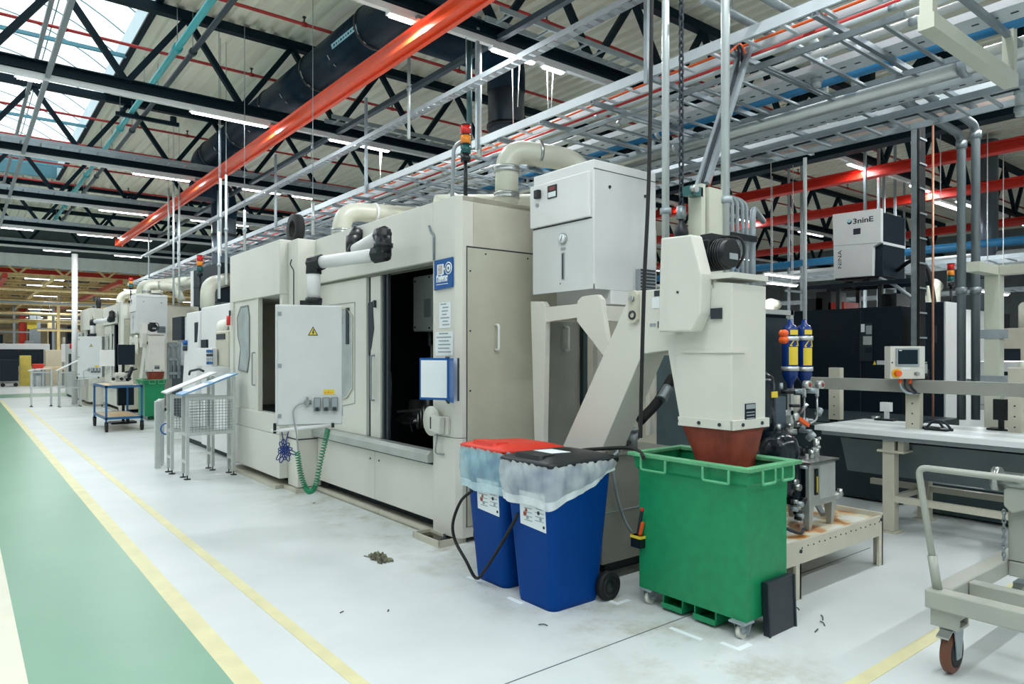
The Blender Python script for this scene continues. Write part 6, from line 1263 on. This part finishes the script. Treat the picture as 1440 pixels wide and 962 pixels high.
# trolley
tr_ = thing('workshop_trolley', 'blue steel workshop trolley with two plywood shelves on black castors', 'trolley', (2.88, 18.1, 0)); TB = mat('trolley_blue', (30, 92, 140), .4, var=.04)
for x in (2.51, 3.21):
    for y in (17.55, 19.26):
        part(MB().box(x, y, .22, x+.04, y+.04, 1.02), 'leg', TB, tr_); w_ = part(MB().cyl((x+.0, y+.02, .1), (x+.05, y+.02, .1), .1, n=16), 'castor_wheel', RUBBER, tr_); part(MB().box(x-.01, y-.01, .12, x+.06, y+.05, .22), 'castor_fork', SLATE, w_)
for z in (.30, 1.0): part(MB().box(2.53, 17.57, z, 3.23, 19.28, z+.02), 'shelf', WOOD, tr_); part(MB().box(2.51, 17.55, z-.03, 3.25, 17.58, z+.025).box(2.51, 19.27, z-.03, 3.25, 19.30, z+.025).box(2.51, 17.58, z-.03, 2.54, 19.27, z+.025).box(3.22, 17.58, z-.03, 3.25, 19.27, z+.025), 'shelf_frame', TB, tr_)
t = thing('measuring_device', 'small white measuring device with dark dials standing on the blue trolley', 'device', (2.8, 18.0, 1.02)); part(MB().box(2.68, 17.75, 1.02, 3.1, 18.25, 1.10).box(2.75, 17.8, 1.1, 2.95, 18.0, 1.3), 'base', CREAM, t, bev=.01)
for k in range(5): part(MB().cyl((2.70+.08*k, 17.74, 1.16+.04*(k % 2)), (2.70+.08*k, 17.80, 1.16+.04*(k % 2)), .035, n=10), 'dial', (BLACK, CHROME)[k % 2], t)
part(MB().bar((2.98, 17.85, 1.1), (3.1, 17.9, 1.42), .06), 'arm', BLACK, t)
t = thing('computer_station', 'dark computer station with screens on a post behind the trolley', 'computer', (3.2, 19.6, 0))
part(MB().box(3.16, 19.56, .05, 3.22, 19.62, 1.9), 'post', BLACK, t); part(MB().box(2.9, 19.35, 0, 3.45, 19.85, .05), 'foot', BLACK, t); part(MB().box(3.05, 19.4, 1.45, 3.42, 19.52, 1.95), 'screen', NAVY, t, bev=.01); part(MB().box(3.05, 19.4, .45, 3.40, 19.6, 1.0), 'computer_case', NAVY, t, bev=.01); part(MB().bar((3.0, 19.36, 1.2), (3.45, 19.4, 1.35), .15, .03), 'keyboard_tray', BLACK, t); part(MB().box(2.66, 19.45, 1.42, 2.98, 19.5, 1.82), 'white_panel', WHITE, t)
# second machine between the two cream cells
MX = 3.42
m2 = thing('machining_centre', 'white and dark machining centre between the two cream grinding machines', 'machine', (4.2, 13.2, 0))
def pbox(X, u0, v0, u1, v1, d0, d1):
    a, b = onX(u0, v0, X), onX(u1, v1, X); return MB().box(X+d0, b[1], b[2], X+d1, a[1], a[2])
part(MB().box(MX, 11.35, .1, 5.6, 13.35, 2.56), 'right_housing', WHITE, m2, bev=.02); part(MB().box(MX+.05, 13.35, .1, 5.6, 15.3, 2.45), 'left_housing', WHITE2, m2, bev=.02); part(MB().box(MX+.1, 11.4, 0, 5.5, 15.2, .1), 'plinth', DARK, m2)
part(MB().prism([(MX-.10, 1.0), (MX+.06, .4), (MX+.06, 2.52), (MX-.02, 2.5)], 'y', 13.38, 14.3), 'sliding_door', WHITE, m2, bev=.01); part(MB().box(MX-.05, 13.42, 1.1, MX-.04, 13.62, 2.3), 'door_window', SLATE, m2)
part(pbox(MX, 243, 447, 256, 478, -.01, .06), 'vent_grille', SLATE, m2)
for v in (482, 490): c = onX(260, v, MX-.09); part(MB().cyl((MX-.12, c[1], c[2]), (MX-.05, c[1], c[2]), .05, n=14), 'badge', BLUES if v < 485 else INK, m2)
cp = part(pbox(MX-.25, 281, 490, 303, 516, -.05, .03), 'control_panel', WHITE, m2, bev=.008); [part(pbox(MX-.31, 290+3*i, 492+5.5*j, 292.4+3*i, 496+5.5*j, 0, .01), 'key', (BLUES, INK, PRINT, BLUES)[j], cp) for i in range(3) for j in range(4)]
part(pbox(MX-.2, 303, 466, 321, 516, 0, .2), 'control_column', CREAM2, m2, bev=.02); part(pbox(MX-.2, 305, 470, 317, 477, -.01, .02), 'dark_slot', INK, m2); part(MB().tube(fil([onX(312, 470, MX-.1), onX(312, 458, MX-.1), onX(322, 456, MX+.1)], .1), .09, 12), 'arm_elbow', CREAM, m2); part(pbox(MX-.01, 284, 478, 292, 489, -.02, .02), 'dark_window', SLATE, m2)
fr2 = MB()
for u in (239, 246, 252): 
    a, b = onX(u, 482, MX-.1), onX(u, 532, MX-.1); fr2.bar(a, b, .05)
for v in (486, 505, 525): fr2.bar(onX(238, v, MX-.1), onX(253, v, MX-.1), .05)
part(fr2, 'pipe_frame', STEELG, m2); part(MB().box(MX-.08, 14.35, .5, MX+.04, 15.2, 1.5), 'dark_bay', SLATE, m2)
part(MB().tube(fil([onX(266, 527, MX-.2), onX(267, 522, MX-.2), onX(280, 519, MX-.2), onX(286, 522, MX-.2)], .05), .02, 8), 'rail', INK, m2)
om = thing('mist_filter_unit', 'dark boxy mist filter with white edge above the machining centre', 'filter unit', (4.4, 13.2, 2.56)); a, b = onX(271, 381, 4.2), onX(306, 424, 4.2)
part(MB().box(4.2, b[1], b[2], 4.9, a[1], a[2]), 'body', NAVY, om, bev=.01); part(MB().box(4.19, a[1]-.08, b[2], 4.9, a[1]+.15, a[2]), 'white_edge', WHITE, om); part(MB().box(4.19, b[1], (a[2]+b[2])/2, 4.2, a[1]-.1, (a[2]+b[2])/2+.03), 'trim', SLATE, om); part(MB().box(4.3, b[1]+.1, 2.5, 4.8, a[1]-.1, b[2]), 'support', STEELG, om)
s2 = stack(*onX(281, 418, 3.9)[:2], 2.85, 'red and yellow stack light in front of the dark mist filter', 1.3); part(MB().cyl((s2.location.x, s2.location.y, 2.55), (s2.location.x, s2.location.y, 2.87), .02, n=8), 'post', BLACK, s2)
p4 = beige([onX(292, 433, 3.9), onX(292, 400, 3.9), onX(320, 393, 4.4)], .14, 'beige elbow pipe over the machining centre beside the dark mist filter', .25)
p5 = beige([onX(199, 418, 4.4), onX(200, 402, 4.4), (5.6, onX(200, 402, 4.4)[1]-1.5, onX(200, 402, 4.4)[2]+.1)], .16, 'beige pipe bending over the farther filter cabinet', .3)
# machines still farther along the row
for i, (y0, y1, z, lb) in enumerate(((28.8, 31.0, 2.5, 'white machine end just beyond the farther cream machine'), (31.4, 33.8, 2.1, 'white cabinet at the far end of the machine row'))):
    t = thing('row_machine', lb, 'machine', (4.3, (y0+y1)/2, 0)); part(MB().box(3.4, y0, .08, 5.4, y1, z), 'casing', WHITE, t, bev=.02); part(MB().box(3.39, y0+.4, 1.0, 3.4, y0+1.2, z-.4), 'window', SLATE, t); part(MB().box(3.45, y0+.05, 0, 5.3, y1-.05, .08), 'plinth', DARK, t); part(MB().cyl((3.36, y0+.2, 1.9), (3.36, y0+.2, 2.1), .04, n=10), 'red_beacon', REDLENS, t)
pole('white_pole', 105, 27.8, 0, 5.1, .09, 'white square-looking pole at the end of the machine row', WHITE)
# ribbed fascia that closes the hall at the far end
fa = bpy.data.objects.new('trim_1', None); COL.objects.link(fa); fa['kind'] = 'structure'; OFF[fa.name] = (0,0,0)
FM = mat('fascia_sheet', (226, 231, 230), .5, .1, var=.06, scale=2)
me = MB().box(0, 35.95, H+3.66, .44, 36.0, H+4.18).box(.44, 35.98, H+3.66, .5, 36.0, H+4.18).mesh('panel', (0,0,0)); me.materials.append(FM)
for k in range(72): o = part(me, 'panel', FM, fa); o.location.x = -6+.5*k
YC = mat('annex_deck', (84, 80, 68), .7, var=.15)
struct(MB().box(-9, 36, 6.55, 36, 97, 6.6), 'annex_deck', YC, ceil)
for i, Y in enumerate((37.0, 40.5, 44, 48, 52.5, 57.5, 63, 70, 78)):
    truss(Y, -4, 26, 2.0-1.68*3, f'yellow lattice truss in the annex beyond the ribbed fascia, {ORD[i]} from the camera', 5.12, 6.05, 1.68, YELST, 'annex_truss', 'yellow trusses of the annex')
for i, Y in enumerate((37.0, 40.5, 44, 48, 52.5, 57.5, 63, 70, 78)):
    for j, x in enumerate((-2.5, 2.2+.3*i, 6.4+.2*(i % 3), 11.0)):  # rows repeated on every truss, extra lamps added to brighten the annex
        strip_light(x, x+1.5, Y, 4.995, f'strip light in the far annex, {ORD[i]} row, {ORD[j]} from left', 'strip lights of the annex, rows added')
fw = struct(MB().box(-9, 36.06, 5.9, 36, 36.14, 7.3), 'trim_2', mat('dark_gable', (60, 74, 78), .6, var=.1))
for i, (X, z, Y1) in enumerate(((1.5, 5.0, 62), (3.2, 5.05, 70), (5.8, 5.0, 70), (8.4, 5.05, 70))):
    single(MB().box(X-.09, 36.3, z-.1, X+.09, Y1, z+.1), 'annex_rail', YELST if i % 2 else RED, f'{"yellow" if i % 2 else "red"} lengthwise rail in the far annex, {ORD[i]} from the left', 'rail', 'lengthwise rails of the annex')
t = thing('cross_rail', 'red rail crossing the opening of the far annex', 'rail', (5, 39, 5.3)); part(MB().box(-4, 39.0, 5.35, 26, 39.12, 5.6), 'profile', RED, t)
t = thing('cross_duct', 'pale round duct crossing the opening of the far annex', 'duct', (5, 38, 5.5)); part(MB().cyl((-4, 38.2, 5.72), (26, 38.2, 5.72), .14, n=12), 'tube', GALVL, t)
for i, (X, Y) in enumerate(((4.4, 47), (4.6, 52), (6.2, 47.5), (7.4, 43), (8.6, 49), (5.4, 58), (9.6, 55), (3.0, 60), (10.5, 46))):
    t = thing('annex_column', f'slim column with shelves in the far annex, {ORD[i]} one', 'column', (X, Y, 0), 'slim columns of the annex')
    part(MB().bar((X, Y, 0), (X, Y, 5.1), .14), 'post', (YELST, GALVL, STEELG)[i % 3], t); part(MB().bar((X-1, Y, 3.0+.2*(i % 3)), (X+1, Y, 3.0+.2*(i % 3)), .1), 'arm', (YELST, GALVL)[i % 2], t)
R = random.Random(21)
for i, (Y, z, r, mt) in enumerate(((39.5, 4.7, .07, YELST), (41.5, 4.85, .09, YELST), (43, 4.3, .06, GALVL), (46.5, 4.6, .09, YELST), (48.5, 4.0, .07, YELST), (51, 4.7, .1, YELST), (54, 4.2, .08, GALVL), (57, 3.9, .1, YELST), (61, 4.6, .1, YELST), (66, 4.1, .1, YELST), (72, 4.6, .12, GALVL), (76, 3.8, .12, YELST))):
    t = thing('annex_pipe', f'{"yellow" if mt is YELST else "grey"} pipe run across the far annex, {ORD[i]} from the camera', 'pipe', (8, Y, z), 'cross pipes of the annex'); part(MB().cyl((-3, Y, z), (24, Y, z), r, n=8), 'tube', mt, t)
    for x in (0, 4.1, 8.3, 12.4): part(MB().cyl((x, Y, z), (x, Y, 6.55), .02, n=5), 'hanger_rod', GALVL, t)
def far(u0, v0, u1, v1, Y, d, name, mt, label, cat, extra=None):
    a, b = onY(u0, v0, Y), onY(u1, v1, Y); z0 = max(0, b[2]) if b[2] > .12 else 0
    t = thing(name, label, cat, ((a[0]+b[0])/2, Y, z0)); part(MB().box(a[0], Y, z0, b[0], Y+d, a[2]), 'body', mt, t, bev=.02)
    w = b[0]-a[0]; h = a[2]-z0
    if extra == 'legs':
        for x in (a[0]+.1, b[0]-.1): part(MB().box(x-.04, Y+.05, 0, x+.04, Y+.13, z0), 'leg', STEELG, t)
    if extra == 'panel': part(MB().box(a[0]+.1*w, Y-.02, z0+.2*h, a[0]+.9*w, Y, z0+.8*h), 'front_panel', SLATE, t)
    if extra == 'wheels':
        for x in (a[0]+.15*w, a[0]+.85*w): part(MB().cyl((x, Y-.05, .1), (x, Y+.05, .1), .1, n=12), 'wheel', RUBBER, t)
    return t
far(-20, 483, 70, 522, 49, 3, 'far_counter', WHITE2, 'long white machine counter at the far end of the aisle', 'counter', 'panel')
far(0, 506, 26, 536, 44, .9, 'crate_trolley', SLATE, 'dark crate trolley at the far end of the aisle, far left', 'trolley', 'wheels'); far(28, 500, 44, 560, 45, .6, 'yellow_sack', mat('yellow_sack', (214, 196, 92), .6, var=.1), 'yellow sack standing at the far end of the aisle', 'sack')
far(27, 492, 56, 512, 47, .8, 'blue_rack', NAVY, 'dark blue rack behind the yellow sack', 'rack', 'panel'); far(64, 492, 96, 560, 45, .8, 'beige_cabinet', mat('beige_cab', (212, 204, 178), .5, var=.04), 'beige cabinet at the far end of the aisle', 'cabinet'); far(86, 484, 97, 509, 44, .1, 'white_board', WHITE, 'white board beside the beige cabinet far down the aisle', 'board', 'legs')
far(60, 516, 100, 520, 43.5, .8, 'far_table', WOOD, 'pale table in front of the beige cabinet', 'table', 'legs'); far(46, 512, 62, 518, 43.5, .6, 'red_tray', REDL, 'red tray on the far table end', 'tray', 'legs'); far(38, 452, 52, 463, 55, .1, 'yellow_sign', YELLOWS, 'small yellow sign hanging deep in the annex', 'sign')
us = sorted(R.uniform(-5, 190) for _ in range(14))
CN = [(SLATE, 'slate'), (YELST, 'yellow'), (WHITE2, 'white'), (NAVY, 'navy'), (CREAM2, 'cream'), (STEELG, 'grey'), (REDL, 'red')]
for i, u in enumerate(us):
    mt, cn = CN[(i*3) % 7]
    far(u, R.uniform(425, 482), u+R.uniform(6, 17), 560, R.uniform(54, 76), R.uniform(.5, 2), 'annex_equipment', mt, f'{cn} piece of equipment standing deep in the annex, {ORD[i]} from the left', 'equipment', 'panel' if i % 2 else None)
